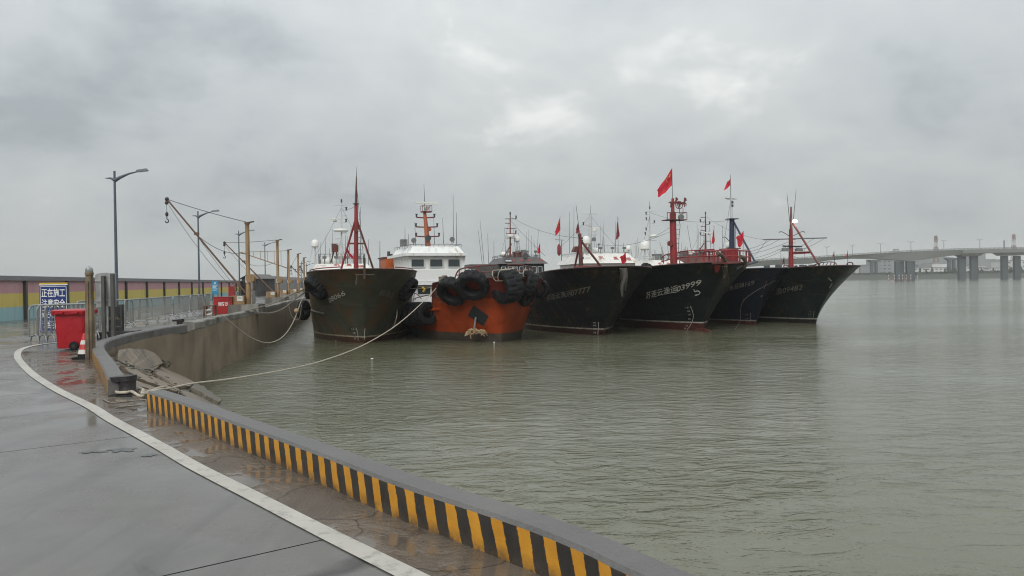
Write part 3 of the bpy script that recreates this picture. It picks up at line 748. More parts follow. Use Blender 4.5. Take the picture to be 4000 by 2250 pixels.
for k, (ww, zz) in enumerate(((.10, .20), (.34, .38), (.36, .43), (.14, .60))):      # worn writing, too faded to read
    for q in range(int(ww / .05)): MB().box(-ww / 2 + q * .05, -ww / 2 + q * .05 + .032, -.056, -.052, a.z - zz - .035, a.z - zz).build('faded_character', 'gold_ink', o, smooth=False)
# light blue notice beyond the barriers
o, w_, z0, z1 = board('notice_board', 827, 853, 1098, 1149, 44.5, 'sign_cyan', 'light blue notice board above the barriers beside the sand box')
for q in (-.05, .01): MB().box(q, q + .035, -.006, -.003, z1 - .17, z1 - .08).build('text_line', 'print_white', o, smooth=False)
for k in range(5): MB().box(-.15, .15 - .05 * (k % 3), -.006, -.003, z1 - .26 - k * .075, z1 - .235 - k * .075).build('text_line', 'print_white', o, smooth=False)
MB().beam((.1, .04, z0), (.55, .3, .1), .04, .04).build('stay', 'galvanised', o)

# ------------------------------------------------------------------ red fire sand box, red panel, hose rack
Y = 40.5; a, c = aty(834, 1160, Y), aty(907, 1228, Y); w_ = c.x - a.x
o = empty('sand_box', ((a.x + c.x) / 2, Y, 0), 0, 'dark red steel fire sand box with white characters', 'sand box')
MB().hexa([(-w_/2, 0, .02), (w_/2, 0, .02), (w_/2, .7, .02), (-w_/2, .7, .02)], [(-w_/2, 0, a.z - .03), (w_/2, 0, a.z - .03), (w_/2, .7, a.z - .03), (-w_/2, .7, a.z - .03)]).build('box_body', 'sand_red', o, smooth=False)
MB().box(-w_/2 - .02, w_/2 + .02, -.02, .72, a.z - .03, a.z).build('lid', 'sand_red', o, smooth=False)
lettering('消防沙', lambda x_, y_: (-w_ * .27 + x_, -.004, a.z * .50 + y_), .24, 'print_white', o, width=w_ * .56, weight=.01)
Y = 42.2; a, c = aty(892, 1119, Y), aty(917, 1215, Y); w_ = c.x - a.x
o = empty('red_panel', ((a.x + c.x) / 2, Y, 0), 0, 'tall narrow red panel standing behind the sand box', 'panel')
MB().box(-w_/2, w_/2, 0, .05, .05, a.z).build('board', 'sand_red', o, smooth=False)
for s_ in (-1, 1): MB().box(s_ * w_ * .4 - .02, s_ * w_ * .4 + .02, .053, .09, 0, a.z - .1).build('leg', 'sand_red', o, smooth=False)
p = onz(815, 1234)
o = empty('hose_rack', (p.x, p.y, 0), 0, 'low rusty rack with a white bundle beside the sand box', 'rack')
for x_ in (-.24, .24):
    for y_ in (0, .35): MB().box(x_ - .04, x_ + .04, y_ - .03, y_ + .03, 0, .5).build('leg', 'rust_steel', o, smooth=False)
MB().box(-.29, .29, -.04, .4, .5, .56).build('top_board', 'rust_steel', o, smooth=False)
MB().path(catmull([(-.12, .1, .06), (.1, .05, .08), (.12, .2, .2), (-.1, .2, .22), (-.08, .08, .3), (.1, .1, .32)], 5), .06, 7).build('bundle', 'pale_paint', o)

# ------------------------------------------------------------------ wheeled bin, cone, timber post
Y = 19.0; a, c = aty(240, 1365, Y), aty(346, 1230, Y); w_ = c.x - a.x; H = 1.03
o = empty('wheelie_bin', ((a.x + c.x) / 2, Y, 0), R(6), 'bright red plastic wheeled bin beside the timber post', 'bin')
def rrect(w2, d2, z, r=.06, n=3):
    pts = []
    for cx_, cy_, a0_ in ((w2 - r, d2 - r, 0), (-w2 + r, d2 - r, 90), (-w2 + r, -d2 + r, 180), (w2 - r, -d2 + r, 270)):
        for i in range(n + 1): th = R(a0_ + 90 * i / n); pts.append((cx_ + r * math.cos(th), cy_ + r * math.sin(th), z))
    return pts
def loft(b, rings, cap=True):
    n = len(rings[0]); vs = [q for r_ in rings for q in r_]; fs = []
    for i in range(len(rings) - 1): fs += [(i*n+j, i*n+(j+1) % n, (i+1)*n+(j+1) % n, (i+1)*n+j) for j in range(n)]
    if cap: fs += [tuple(range(n - 1, -1, -1)), tuple((len(rings)-1)*n + j for j in range(n))]
    return b.add(vs, fs)
loft(MB(), [rrect(w_*.45, .26, .05), rrect(w_*.46, .27, .1), rrect(w_*.5, .31, H - .12), rrect(w_*.5, .31, H - .1)]).build('bin_body', 'bin_red', o)
loft(MB(), [rrect(w_*.55, .36, H - .13), rrect(w_*.57, .38, H - .10), rrect(w_*.57, .38, H - .06)]).build('rim', 'bin_red', o)
loft(MB(), [rrect(w_*.58, .39, H - .055), rrect(w_*.58, .39, H - .02), rrect(w_*.52, .33, H + .005), rrect(w_*.3, .2, H + .015)]).build('lid', 'bin_red', o)
for s_ in (-1, 1): MB().box(s_*w_*.25 - .09, s_*w_*.25 + .09, -.45, -.38, H - .09, H - .055).build('lid_grip', 'bin_red', o)
for y_ in (-.34, .34):
    wl_ = MB().lathe([(0, -.03), (.10, -.03), (.115, -.015), (.115, .015), (.10, .03), (0, .03)], 20, (.12, y_, .115), 'y').build('wheel', 'rubber', o)
    MB().lathe([(0, -.036), (.04, -.034), (.04, .034), (0, .036)], 12, (.12, y_, .115), 'y').build('hub', 'dark_iron', wl_)
p = onz(333, 1402)
o = empty('traffic_cone', (p.x, p.y, 0), 0, 'red and white traffic cone in front of the timber post', 'cone')
MB().box(-.19, .19, -.19, .19, 0, .05).build('base', 'rubber', o)
MB().lathe([(.15, .05), (.145, .12)], 20).build('black_band', 'rubber', o)
zs = [.12, .215, .33, .42, .57]; rr = lambda z: .145 - (z - .12) * .235
for k in range(4): MB().lathe([(rr(zs[k]), zs[k]), (rr(zs[k+1]), zs[k+1])] + ([(0, zs[k+1])] if k == 3 else []), 20).build('cone_band', ('cone_white', 'cone_red', 'cone_white', 'cone_red')[k], o)
a = onz(355, 1404); t_ = aty(358, 1062, a.y); H = t_.z
o = empty('timber_post', (a.x, a.y, 0), 0, 'weathered brown post with a silver cap beside the red bin', 'post')
MB().hexa([(-.085, -.07, 0), (.075, -.07, 0), (.075, .07, 0), (-.085, .07, 0)], [(-.055, -.055, H), (.06, -.055, H), (.06, .055, H), (-.055, .055, H)]).build('shaft', 'timber_post', o, smooth=False)
MB().box(-.018, .012, -.085, -.0705, .02, H - .2).build('cover_strip', 'timber_post', o, smooth=False)
MB().lathe([(.075, 0), (.08, .04), (.065, .09), (.0, .13)], 14, (0, 0, H)).build('cap', 'galvanised', o)
MB().lathe([(.085, -.07), (.09, -.03), (.08, 0)], 14, (0, 0, H)).build('collar', 'timber_post', o)

# ------------------------------------------------------------------ bollards
def bollard(p, s_, label, rz_=0, head='nose'):
    o = empty('bollard', (p.x, p.y, .008), rz_, label, 'bollard', 'black iron mooring bollards')
    MB().lathe([(.15, 0), (.135, .02), (.115, .06), (.115, .2), (.125, .24)], 18).build('column', 'dark_iron', o)
    b = MB(); n = 18
    loft(b, [[(q[0] + (-.03 if q[0] < 0 else 0), q[1], q[2]) for q in [(.126 * math.cos(2*math.pi*j/n) - (.10 if math.cos(2*math.pi*j/n) < 0 else 0) * abs(math.cos(2*math.pi*j/n)), .126 * math.sin(2*math.pi*j/n), z + dz * -math.cos(2*math.pi*j/n))
              for j in range(n)]] for z, dz in ((.205, -.0), (.225, -.005), (.265, -.012), (.275, -.014))]).build('head', 'dark_iron', o)
    MB().box(-.2, .2, -.17, .17, -.004, .012).build('base_plate', 'dark_iron', o)
    for q in kids(o): q.scale = (s_,) * 3
    return o
B1P = onz(499, 1543); bollard(B1P, 1.0, 'black iron bollard with a mooring rope looped round its foot')
q = onz(705, 1280); bollard(q, 1.15, 'small dark bollard in the gap behind the broken kerb end', R(10))
q = onz(975, 1222); bollard(Vector((q.x - .3, q.y + .6, 0)), 1.4, 'rusty bollard by the first crane plinth with two ropes')

# ------------------------------------------------------------------ shed
Y = 104; a, c = aty(934, 1100, Y), aty(1021, 1150, Y); w_ = c.x - a.x; zt = aty(934, 1088, Y).z; zr = aty(975, 1073, Y).z
o = empty('shed', ((a.x + c.x) / 2, Y, 0), R(-12), 'small dark metal shed with a shallow gabled roof behind the first crane', 'shed')
MB().hexa([(-w_*.42, 0, 0), (w_*.3, 0, 0), (w_*.3, 5, 0), (-w_*.42, 5, 0)], [(-w_*.42, 0, zt - .1), (w_*.3, 0, zt - .1), (w_*.3, 5, zt - .1), (-w_*.42, 5, zt - .1)]).build('shed_body', 'shed_metal', o, smooth=False)
rx0, rx1 = -w_*.5, w_*.4; rm = (rx0 + rx1) / 2
for sgn, xa in ((-1, rx0), (1, rx1)):
    MB().prism([(xa, -.4, zt - .12), (rm, -.4, zr), (rm, -.4, zr + .07), (xa, -.4, zt - .05)], (0, 5.8, 0)).build('roof_sheet', 'shed_roof', o, smooth=False)
MB().prism([(-w_*.41, -.004, zt - .13), (w_*.29, -.004, zt - .13), (rm, -.004, zr - .03)], (0, .08, 0)).build('gable', 'shed_metal', o, smooth=False)
MB().box(-.3, .5, -.03, -.006, .05, 1.9).build('door', 'aluminium', o, smooth=False)
for k in range(9): MB().box(-w_*.42 + w_*.72*k/9, -w_*.42 + w_*.72*k/9 + .06, -.02, -.004, 0, zt - .15).build('wall_rib', 'shed_metal', o, smooth=False)

# ------------------------------------------------------------------ ropes
def rope_pts(px, A, B):
    A, B = Vector(A), Vector(B); n_ = Vector((B.y - A.y, A.x - B.x, 0)); o = []
    for x_, y_ in px:
        d = ray(x_, y_); o.append(EYE + d * ((A - EYE).dot(n_) / d.dot(n_)))
    return o
def rope(name, pts, r, mt, label, k=10, n=7):
    pts = catmull(pts, k); o = MB().path(pts, r, n).build(name, mt); return tag(o, label, 'rope')
bz = B1P + Vector((0, 0, .06))
loop = [bz + Vector((.15 * math.cos(R(q)), .15 * math.sin(R(q)), 0)) for q in range(60, 350, 29)]
lay = [onz(548, 1547, .045), onz(577, 1540, .05), onz(604, 1528, .06), onrev(630, 1520, .07), onrev(660, 1517, .09)]
TUGP = aty(1737, 1090, 45.5)
mid = rope_pts(((760, 1497), (900, 1480), (1100, 1447), (1250, 1412), (1400, 1357), (1520, 1290), (1600, 1228), (1680, 1152), (1715, 1112)), lay[-1], TUGP)
ropeo = rope('mooring_rope', loop + lay + mid + [TUGP], .021, 'rope', 'long pale mooring rope from the near bollard to the orange tug')
l2 = [bz + Vector((-.02, .15, .03)), bz + Vector((.16, .12, .0)), onz(556, 1537, .05), onz(590, 1528, .06), onrev(622, 1514, .06), onrev(650, 1510, .06)]
rope('mooring_rope', l2, .024, 'rope', 'short doubled rope end lying between the near bollard and the striped kerb')
for k, (pa, pb) in enumerate(((((405, 1560), (437, 1573), (500, 1567), (572, 1561)), 'flat'), (((450, 1592), (480, 1588), (530, 1583), (572, 1580)), 'flat'))):
    rope('thin_cord', [onz(x_, y_, .016) for x_, y_ in pa], .010, 'rope_grey', ('upper', 'lower')[k] + ' thin cord lying on the wet ground at the kerb end', 4, 5)
# ------------------------------------------------------------------ boat materials
def hull_mat(name, top, low, boot, zb, rust=.2, boot_w=.09, rough=.38, upper=None):
    """topside paint over a boot line over antifouling, with rust bleeding downward"""
    mt, t, p = newmat(name)
    ob = nd(t, 'ShaderNodeTexCoord').outputs['Object']; z = nd(t, 'ShaderNodeSeparateXYZ', {0: ob}).outputs[2]
    f = noise(t, ob, 1.1, 6, .62, .3)
    c = mixc(t, rng(t, f, .3, .7, 0, 1), mulc(top, .7), mulc(top, 1.35))
    v2 = nd(t, 'ShaderNodeMapping', {0: ob, 'Scale': (2.6, 1.6, .28)}).outputs[0]
    s_ = nd(t, 'ShaderNodeMath', {0: noise(t, v2, 1.0, 6, .7), 1: noise(t, ob, .45, 4, .6)}, operation='ADD').outputs[0]
    c = mixc(t, rng(t, s_, 1.16 - rust, 1.42 - rust, 0, .75), c, RUST)
    scr = rng(t, noise(t, nd(t, 'ShaderNodeMapping', {0: ob, 'Scale': (.5, .5, 7)}).outputs[0], 1.6, 5, .7), .62, .72, 0, .45)
    c = mixc(t, scr, c, (.085, .08, .072))
    if upper: c = mixc(t, rng(t, z, upper[0] - .03, upper[0] + .03, 0, 1), c, mixc(t, rng(t, f, .3, .7, 0, 1), mulc(upper[1], .7), mulc(upper[1], 1.3)))
    cl = mixc(t, rng(t, f, .3, .7, 0, 1), mulc(low, .6), mulc(low, 1.3))
    wet = rng(t, z, 0, .35, .45, 1)
    zz = nd(t, 'ShaderNodeMath', {0: z, 1: rng(t, noise(t, ob, 3, 4), .3, .7, -.012, .012)}, operation='ADD').outputs[0]
    cb = mixc(t, rng(t, noise(t, ob, 2.4, 5, .7), .45, .65, 0, .8), boot, mulc(boot, .35))
    c = mixc(t, rng(t, zz, zb - .01, zb, 1, 0), c, cb); c = mixc(t, rng(t, zz, zb - boot_w - .01, zb - boot_w, 1, 0), c, cl)
    t.links.new(c, p.inputs['Base Color'])
    t.links.new(rng(t, f, .3, .7, rough - .12, rough + .15), p.inputs['Roughness'])
    hgt = noise(t, nd(t, 'ShaderNodeMapping', {0: ob, 'Scale': (1, 1, 1)}).outputs[0], .9, 2)
    sy = nd(t, 'ShaderNodeSeparateXYZ', {0: ob})
    def seam(sock, step, wdt):
        fr_ = nd(t, 'ShaderNodeMath', {0: nd(t, 'ShaderNodeMath', {0: sock, 1: step}, operation='DIVIDE').outputs[0]}, operation='FRACT').outputs[0]
        return rng(t, nd(t, 'ShaderNodeMath', {0: nd(t, 'ShaderNodeMath', {0: fr_, 1: .5}, operation='SUBTRACT').outputs[0]}, operation='ABSOLUTE').outputs[0], .5 - wdt, .5, 0, 1)
    sm = nd(t, 'ShaderNodeMath', {0: seam(sy.outputs[2], 1.13, .03), 1: seam(sy.outputs[1], 1.9, .02)}, operation='MAXIMUM').outputs[0]
    dent = seam(sy.outputs[1], .63, .5)
    hg2 = nd(t, 'ShaderNodeMath', {0: hgt, 1: rng(t, sm, 0, 1, 0, .35)}, operation='ADD').outputs[0]
    hg3 = nd(t, 'ShaderNodeMath', {0: hg2, 1: rng(t, dent, 0, 1, 0, .18)}, operation='ADD').outputs[0]
    b1 = nd(t, 'ShaderNodeBump', {'Strength': .45, 'Distance': .06, 'Height': hg3})
    b2 = nd(t, 'ShaderNodeBump', {'Strength': .25, 'Distance': .01, 'Height': noise(t, ob, 22, 4), 'Normal': b1.outputs[0]})
    t.links.new(b2.outputs[0], p.inputs['Normal'])
    p.inputs['Specular IOR Level'].default_value = .22
    MATS[name] = mt; return mt
hull_mat('hull_green', (.050, .055, .038), (.06, .028, .018), (.30, .26, .19), .44, .23)
hull_mat('hull_black', (.006, .0085, .0095), (.032, .013, .011), (.30, .27, .22), .46, .09)
hull_mat('hull_blackgreen', (.0065, .011, .0115), (.075, .024, .02), (.42, .40, .36), .62, .02)
hull_mat('hull_navy', (.004, .0072, .016), (.06, .016, .013), (.24, .22, .20), .36, .04)
hull_mat('hull_teal', (.0085, .0155, .0145), (.02, .018, .017), (.28, .27, .24), .42, .07)
hull_mat('hull_orange', (.28, .043, .010), (.07, .055, .045), (.09, .05, .03), .55, .10, .03, upper=(2.62, (.13, .022, .015)))
mat('boat_red', (.25, .018, .022), .45, var=.2, scale=3, bump=.15, streak=((.10, .025, .02), .12, 5))
mat('boat_red_dull', (.16, .028, .024), .5, var=.25, scale=3, bump=.2, streak=((.07, .03, .02), .2, 5))
mat('boat_white', (.66, .65, .61), .4, var=.07, scale=1.5, bump=.08, streak=((.36, .30, .22), .04, 3))
mat('tug_white', (.73, .74, .72), .35, var=.05, scale=1.2, bump=.06, streak=((.42, .38, .32), .0, 3))
mat('mast_white', (.50, .52, .52), .4, var=.1, scale=3, bump=.05, streak=((.25, .2, .15), .1, 5))
mat('mast_orange', (.36, .105, .045), .5, var=.15, scale=3, bump=.1, streak=((.14, .05, .03), .12, 5))
mat('funnel_orange', (.42, .095, .02), .5, var=.15, bump=.1)
mat('cabin_grey', (.088, .078, .078), .5, var=.18, scale=2, bump=.12, streak=((.06, .055, .05), .15, 4))
mat('cabin_black', (.018, .022, .026), .45, var=.25, bump=.1)
mat('mast_navy', (.016, .025, .06), .45, var=.25, scale=3, bump=.1)
mat('steel_grey', (.16, .165, .165), .45, .2, var=.2, bump=.1)
mat('dome_white', (.70, .70, .66), .35, var=.05, bump=.03)
mat('aerial', (.045, .05, .052), .5, var=.2, bump=0)
mat('window_glass', (.035, .045, .048), .06, var=.1, bump=0, rvar=.02)
mat('window_white', (.62, .63, .62), .4, var=.08, bump=0)
mat('deck_paint', (.07, .055, .045), .7, var=.3, bump=.3)
mat('flag_red', (.52, .015, .035), .7, var=.15, scale=3, bump=.1)
mat('flag_dull', (.22, .03, .045), .75, var=.2, scale=3, bump=.1)
mat('flag_star', (.75, .55, .12), .7, var=.05, bump=0)
mat('gun_dark', (.06, .03, .027), .6, var=.4, scale=3, bump=.2)
mat('name_white', (.46, .46, .42), .6, var=.3, scale=5, bump=0)
mat('name_faint', (.15, .145, .12), .65, var=.5, scale=4, bump=0)
mat('name_red', (.34, .03, .025), .55, var=.2, scale=6, bump=0)
mat('lamp_lit', (.9, .9, .9), .3, var=0, bump=0, emit=(1.0, .98, .95, 14))
mat('lamp_glass', (.30, .31, .31), .2, var=.1, bump=0)
mat('anchor_red', (.26, .025, .02), .5, var=.3, scale=4, bump=.2)
mat('net_brown', (.09, .06, .045), .9, var=.5, scale=10, bump=1)
mat('cloth_grey', (.15, .14, .125), .9, var=.3, scale=8, bump=.6)

class Boat:
    def __init__(s, name, label, cat, wl, top, a, Bd, Bw, Lh=33, Ed=5.0, Ew=13, O=None, drop=.5, step=(11, 15, 2.5), low=None):
        s.a = R(a); s.S = onz(*wl, WZ); s.aft = Vector((-math.sin(s.a), math.cos(s.a), 0))
        if O is None:
            O = min((q * .05 for q in range(10, 120)), key=lambda q: abs(proj(s.S - s.aft * q + Vector((0, 0, 4.4)))[0] - top[0]))
        s.O = O; s.Bd, s.Bw, s.L, s.Ed, s.Ew, s.drop, s.step = Bd, Bw, Lh, Ed, Ew, drop, step
        s.root = empty(name, (s.S.x, s.S.y, WZ), s.a, label, cat)
        s.M = Matrix.Translation(s.S) @ Matrix.Rotation(s.a, 4, 'Z'); s.Mi = s.M.inverted()
        s.H = s.loc(top[0], top[1], -O).z
        s.low = low
    def loc(s, px, py, yl):
        o = s.Mi @ EYE; d = s.Mi.to_3x3() @ ray(px, py); return o + d * ((yl - o.y) / d.y)
    def w(s, p): return s.M @ Vector(p)
    def sheer(s, d):
        h = s.H - s.drop * min(1, d / 10) ** 1.15
        q = max(0, min(1, (d - s.step[0]) / (s.step[1] - s.step[0]))); q = q * q * (3 - 2 * q)
        return h + (s.step[2] - h) * q
    def hp(s, d, z, side):
        tz = max(0, min(1, z / s.H)); y = -s.O * (max(z, 0) / s.H) ** 1.45 + d
        E = s.Ew + (s.Ed - s.Ew) * tz ** .85; B = s.Bw + (s.Bd - s.Bw) * tz ** .8; q = .92 - .37 * tz
        u = min(1, max(0, d / E)); hb = B * (1 - (1 - u) ** 2.0) ** q
        if z < 0: hb *= max(.55, 1 + z * .35)
        if d > s.L * .8: hb *= 1 - .10 * ((d - s.L * .8) / (s.L * .2)) ** 2
        return Vector((side * hb, y, z))
    def hn(s, d, z, side):
        a = s.hp(d + .05, z, side) - s.hp(max(0, d - .05), z, side); b = s.hp(d, z + .05, side) - s.hp(d, z - .05, side)
        n = a.cross(b).normalized(); return n if n.x * side > 0 else -n
    def hull_at(s, px, py, side):
        best = None
        for st in ((0.02, 14, 60, 0.1, s.H, 40), None):
            if st: d0, d1, nd_, z0, z1, nz = st
            else:
                d0, d1, nd_, z0, z1, nz = max(.01, best[1] - .3), best[1] + .3, 24, best[2] - .15, best[2] + .15, 24
            for i in range(nd_ + 1):
                for j in range(nz + 1):
                    d = d0 + (d1 - d0) * i / nd_; z = z0 + (z1 - z0) * j / nz
                    if z > s.sheer(d) + .02: continue
                    x, y = proj(s.w(s.hp(d, z, side))); e_ = (x - px) ** 2 + (y - py) ** 2
                    if best is None or e_ < best[0]: best = (e_, d, z)
        return best[1], best[2]
    def hull(s, mt, gun='boat_red_dull', deck=.45):
        ds = [0, .03, .09, .2, .38, .62, .95, 1.4, 2, 2.8, 3.8, 5, 6.5, 8.3, 10.2, 11.5, 12.6, 13.8, 15, 17.5, 20.5, 24, 28, s.L]; ds = sorted(set(ds + [s.step[0], s.step[1], (s.step[0] + s.step[1]) / 2])); ds = [q for q in ds if q <= s.L]
        nz = 16; b = MB()
        cols = [(-1, d) for d in reversed(ds)] + [(1, d) for d in ds[1:]]
        vs = []
        for side, d in cols:
            top = s.sheer(d)
            for k in range(nz + 1): vs.append(s.hp(d, -.9 + (top + .9) * k / nz, side))
        n = nz + 1; fs = [(i*n+k, (i+1)*n+k, (i+1)*n+k+1, i*n+k+1) for i in range(len(cols) - 1) for k in range(nz)]
        b.add(vs, fs)
        tr = list(range(n)) ; last = (len(cols) - 1) * n
        b.f += [(k, k + 1, last + k + 1, last + k) for k in range(nz)]; b.mi += [0] * nz
        o = b.build('hull', mt, s.root, ang=50)
        b = MB(); dz = lambda d: s.sheer(d) - deck
        vs = []
        for d in ds: vs += [s.hp(d, dz(d), -1), s.hp(d, dz(d), 1)]
        b.add(vs, [(2*i, 2*i+2, 2*i+3, 2*i+1) for i in range(len(ds) - 1)]).build('deck', 'deck_paint', s.root)
        gp = [s.hp(d, s.sheer(d) + .01, -1) for d in reversed(ds)] + [s.hp(d, s.sheer(d) + .01, 1) for d in ds[1:]]
        MB().path(gp, .042, 6).build('gunwale', gun, s.root)
        return o
    def rail_line(s, d0, d1, up, inset=.12, n=20):
        pts = []
        for i in range(n + 1):
            v = d0 + (d1 - d0) * i / n; side = -1 if v < 0 else 1; p = s.hp(abs(v), s.sheer(abs(v)), side); p.x *= (1 - inset / max(.4, abs(p.x))) if abs(p.x) > .3 else .7
            pts.append(p + Vector((0, inset * .5, up)))
        return pts
    def rail(s, d0, d1, h, mt, posts=8, mid=True, r=.035, name='bow_rail'):
        o = MB().path(s.rail_line(d0, d1, h), r, 6).build(name, mt, s.root)
        if mid: MB().path(s.rail_line(d0, d1, h * .5), r * .8, 6).build('mid_rail', mt, o)
        a = s.rail_line(d0, d1, h, n=posts); b_ = s.rail_line(d0, d1, -.15, n=posts)
        for p, q in zip(a, b_): MB().tube(q, p, r * .9, n=6).build('rail_post', mt, o)
        return o
    def tube(s, p0, p1, yl, r, mt, name='pole', r1=None, parent=None, n=8, yl1=None):
        return MB().tube(s.loc(*p0, yl), s.loc(*p1, yl if yl1 is None else yl1), r, r1, n).build(name, mt, parent or s.root)
    def name_text(s, body, p0, p1, hpx, side, mt, weight=0, out=.025):
        """painted name following the plating between two baseline pixels"""
        (d0, z0), (d1, z1) = s.hull_at(*p0, side), s.hull_at(*p1, side)
        w0 = s.hp(d0, z0, side); sc = FPX / (s.w(w0) - EYE).length; h = hpx / sc
        vs, fs, wd_ = text_mesh(body, 1.0, weight); b = MB()
        # cut long strokes so they follow the curved plating
        bm = bmesh.new(); bv = [bm.verts.new((v.x, v.y, 0)) for v in vs]
        for f in fs:
            try: bm.faces.new([bv[i] for i in f])
            except Exception: pass
        for _ in range(2):
            le = [e for e in bm.edges if e.calc_length() > .35]
            if le: bmesh.ops.subdivide_edges(bm, edges=le, cuts=1)
        bmesh.ops.triangulate(bm, faces=bm.faces); bm.verts.index_update()
        for v in bm.verts:
            k = v.co.x / wd_; d = max(.02, d0 + (d1 - d0) * k); z = z0 + (z1 - z0) * k + v.co.y * h * .98
            b.v.append(tuple(s.hp(d, z, side) + s.hn(d, z, side) * out))
        b.f = [tuple(v.index for v in f.verts) for f in bm.faces]; b.mi = [0] * len(b.f); bm.free()
        return b.build('painted_name', mt, s.root, smooth=False)
    def mark(s, pix, side, r, mt, name='painted_mark', out=.01):
        pts = []
        for x, y in pix: d, z = s.hull_at(x, y, side); pts.append(s.hp(d, z, side) + s.hn(d, z, side) * out)
        return MB().path(catmull(pts, 4), r, 5).build(name, mt, s.root)
    def strake(s, d0, d1, z0, z1, side, r=.07, mt='hull'):
        pts = [s.hp(d0 + (d1 - d0) * i / 14, z0 + (z1 - z0) * i / 14, side) for i in range(15)]
        return MB().path(pts, r, 8).build('rub_rail', mt, s.root)
    def draft_marks(s, pix, side, mt, n):
        """tick scale by the stem"""
        ds = [s.hull_at(x, y, side) for x, y in pix]
        P_ = catmull([(d, z, 0) for d, z in ds], 6)
        g = lambda q, o=0: s.hp(max(.02, q[0] + o), q[1], side) + s.hn(max(.02, q[0]), q[1], side) * .012
        ln = MB().path([g(q) for q in P_], .016, 4).build('draft_scale', mt, s.root)
        for i in range(n):
            q = P_[int((len(P_) - 1) * (i + .5) / n)]
            lettering(str(16 + 2 * i), lambda x_, y_, q=q: g((q[0] + .30 - x_, q[1] + y_ - .05)), .13, mt, ln, name='draft_figure', width=.16)
    def house(s, yl, px0, px1, py_top, py_edge, z_base, depth, wall, roof, over=.3, slope=.8, side_in=.45):
        x0, x1 = s.loc(px0, py_edge, yl).x, s.loc(px1, py_edge, yl).x; ze = s.loc((px0 + px1) / 2, py_edge, yl).z; zt = s.loc((px0 + px1) / 2, py_top, yl + slope).z
        b = MB(); b.hexa([(x0, yl, ze), (x1, yl, ze), (x1, yl + depth, ze), (x0, yl + depth, ze)],
                         [(x0 + side_in, yl + slope, zt), (x1 - side_in, yl + slope, zt), (x1 - side_in, yl + depth - .3, zt), (x0 + side_in, yl + depth - .3, zt)])
        hs = MB().box(x0 + over, x1 - over, yl + over * 1.2, yl + depth - .4, z_base, ze + .05).build('wheelhouse', wall, s.root, smooth=False)
        rf = b.build('wheelhouse_roof', roof, s.root, smooth=False)
        s.h = dict(x0=x0, x1=x1, ze=ze, zt=zt, yl=yl, depth=depth, over=over, slope=slope, base=z_base, house=hs, roof=rf)
        s.visor = lambda x, v, out=.02: Vector((x, yl + slope * v - out, ze + (zt - ze) * v + out * .6))
        return hs
    def windows(s, xs, z0, z1, face='front', frame='window_white'):
        h = s.h; y = h['yl'] + h['over'] * 1.2
        for (a, b_) in xs:
            if face == 'front': bx = lambda x0, x1, o0, o1, q0, q1: MB().box(x0, x1, y - o1, y - o0, q0, q1)
            else:
                sx_ = h['x0'] + h['over']
                bx = lambda x0, x1, o0, o1, q0, q1: MB().box(sx_ - o1, sx_ - o0, x0, x1, q0, q1)
            w_ = bx(a, b_, .002, .03, z0, z1).build('window', 'window_glass', h['house'], smooth=False)
            t_ = .045
            for q in ((a - t_, b_ + t_, z1, z1 + t_), (a - t_, b_ + t_, z0 - t_, z0), (a - t_, a, z0, z1), (b_, b_ + t_, z0, z1)):
                bx(q[0], q[1], .001, .045, q[2], q[3]).build('window_frame', frame, h['house'], smooth=False)
    def motto(s, body, pxs, size, mt='name_red'):
        """separate red characters on the sloping roof front"""
        h = s.h
        for ch, (px, py) in zip(body, pxs):
            best = min((q / 40 for q in range(41)), key=lambda q: abs(proj(s.w(s.visor(s.loc(px, py, h['yl']).x, q)))[1] - py))
            xc = min((h['x0'] + (h['x1'] - h['x0']) * q / 200 for q in range(201)), key=lambda x: abs(proj(s.w(s.visor(x, best)))[0] - px))
            sl_ = math.hypot(h['slope'], h['zt'] - h['ze'])
            lettering(ch, lambda x_, y_, xc=xc, best=best: s.visor(xc - size * .5 + x_, best + (y_ - size * .38) / sl_), size, mt, h['roof'], name='roof_character', width=size * .95 if ch != '一' else size * .9, weight=.012)
    def roof_rail(s, pyt, mt='mast_white', nx=7, ny=4, r=.03):
        h = s.h; z0 = h['zt']; z1 = s.loc((proj(s.w((h['x0'], h['yl'], z0)))[0] + proj(s.w((h['x1'], h['yl'], z0)))[0]) / 2, pyt, h['yl'] + 1).z
        xa, xb, ya, yb = h['x0'] + .5, h['x1'] - .5, h['yl'] + h['slope'] + .1, h['yl'] + h['depth'] - .5
        loop = [(xa, yb), (xa, ya), (xb, ya), (xb, yb)]
        o = MB().path([(x, y, z1) for x, y in loop], r, 6).build('roof_rail', mt, s.root)
        MB().path([(x, y, (z0 + z1) / 2) for x, y in loop], r * .8, 6).build('mid_rail', mt, o)
        for i in range(nx): x = xa + (xb - xa) * i / (nx - 1); MB().tube((x, ya, z0 - .02), (x, ya, z1), r * .8, n=5).build('rail_post', mt, o)
        for sx_ in (xa, xb):
            for i in range(1, ny + 1): y = ya + (yb - ya) * i / ny; MB().tube((sx_, y, z0 - .02), (sx_, y, z1), r * .8, n=5).build('rail_post', mt, o)
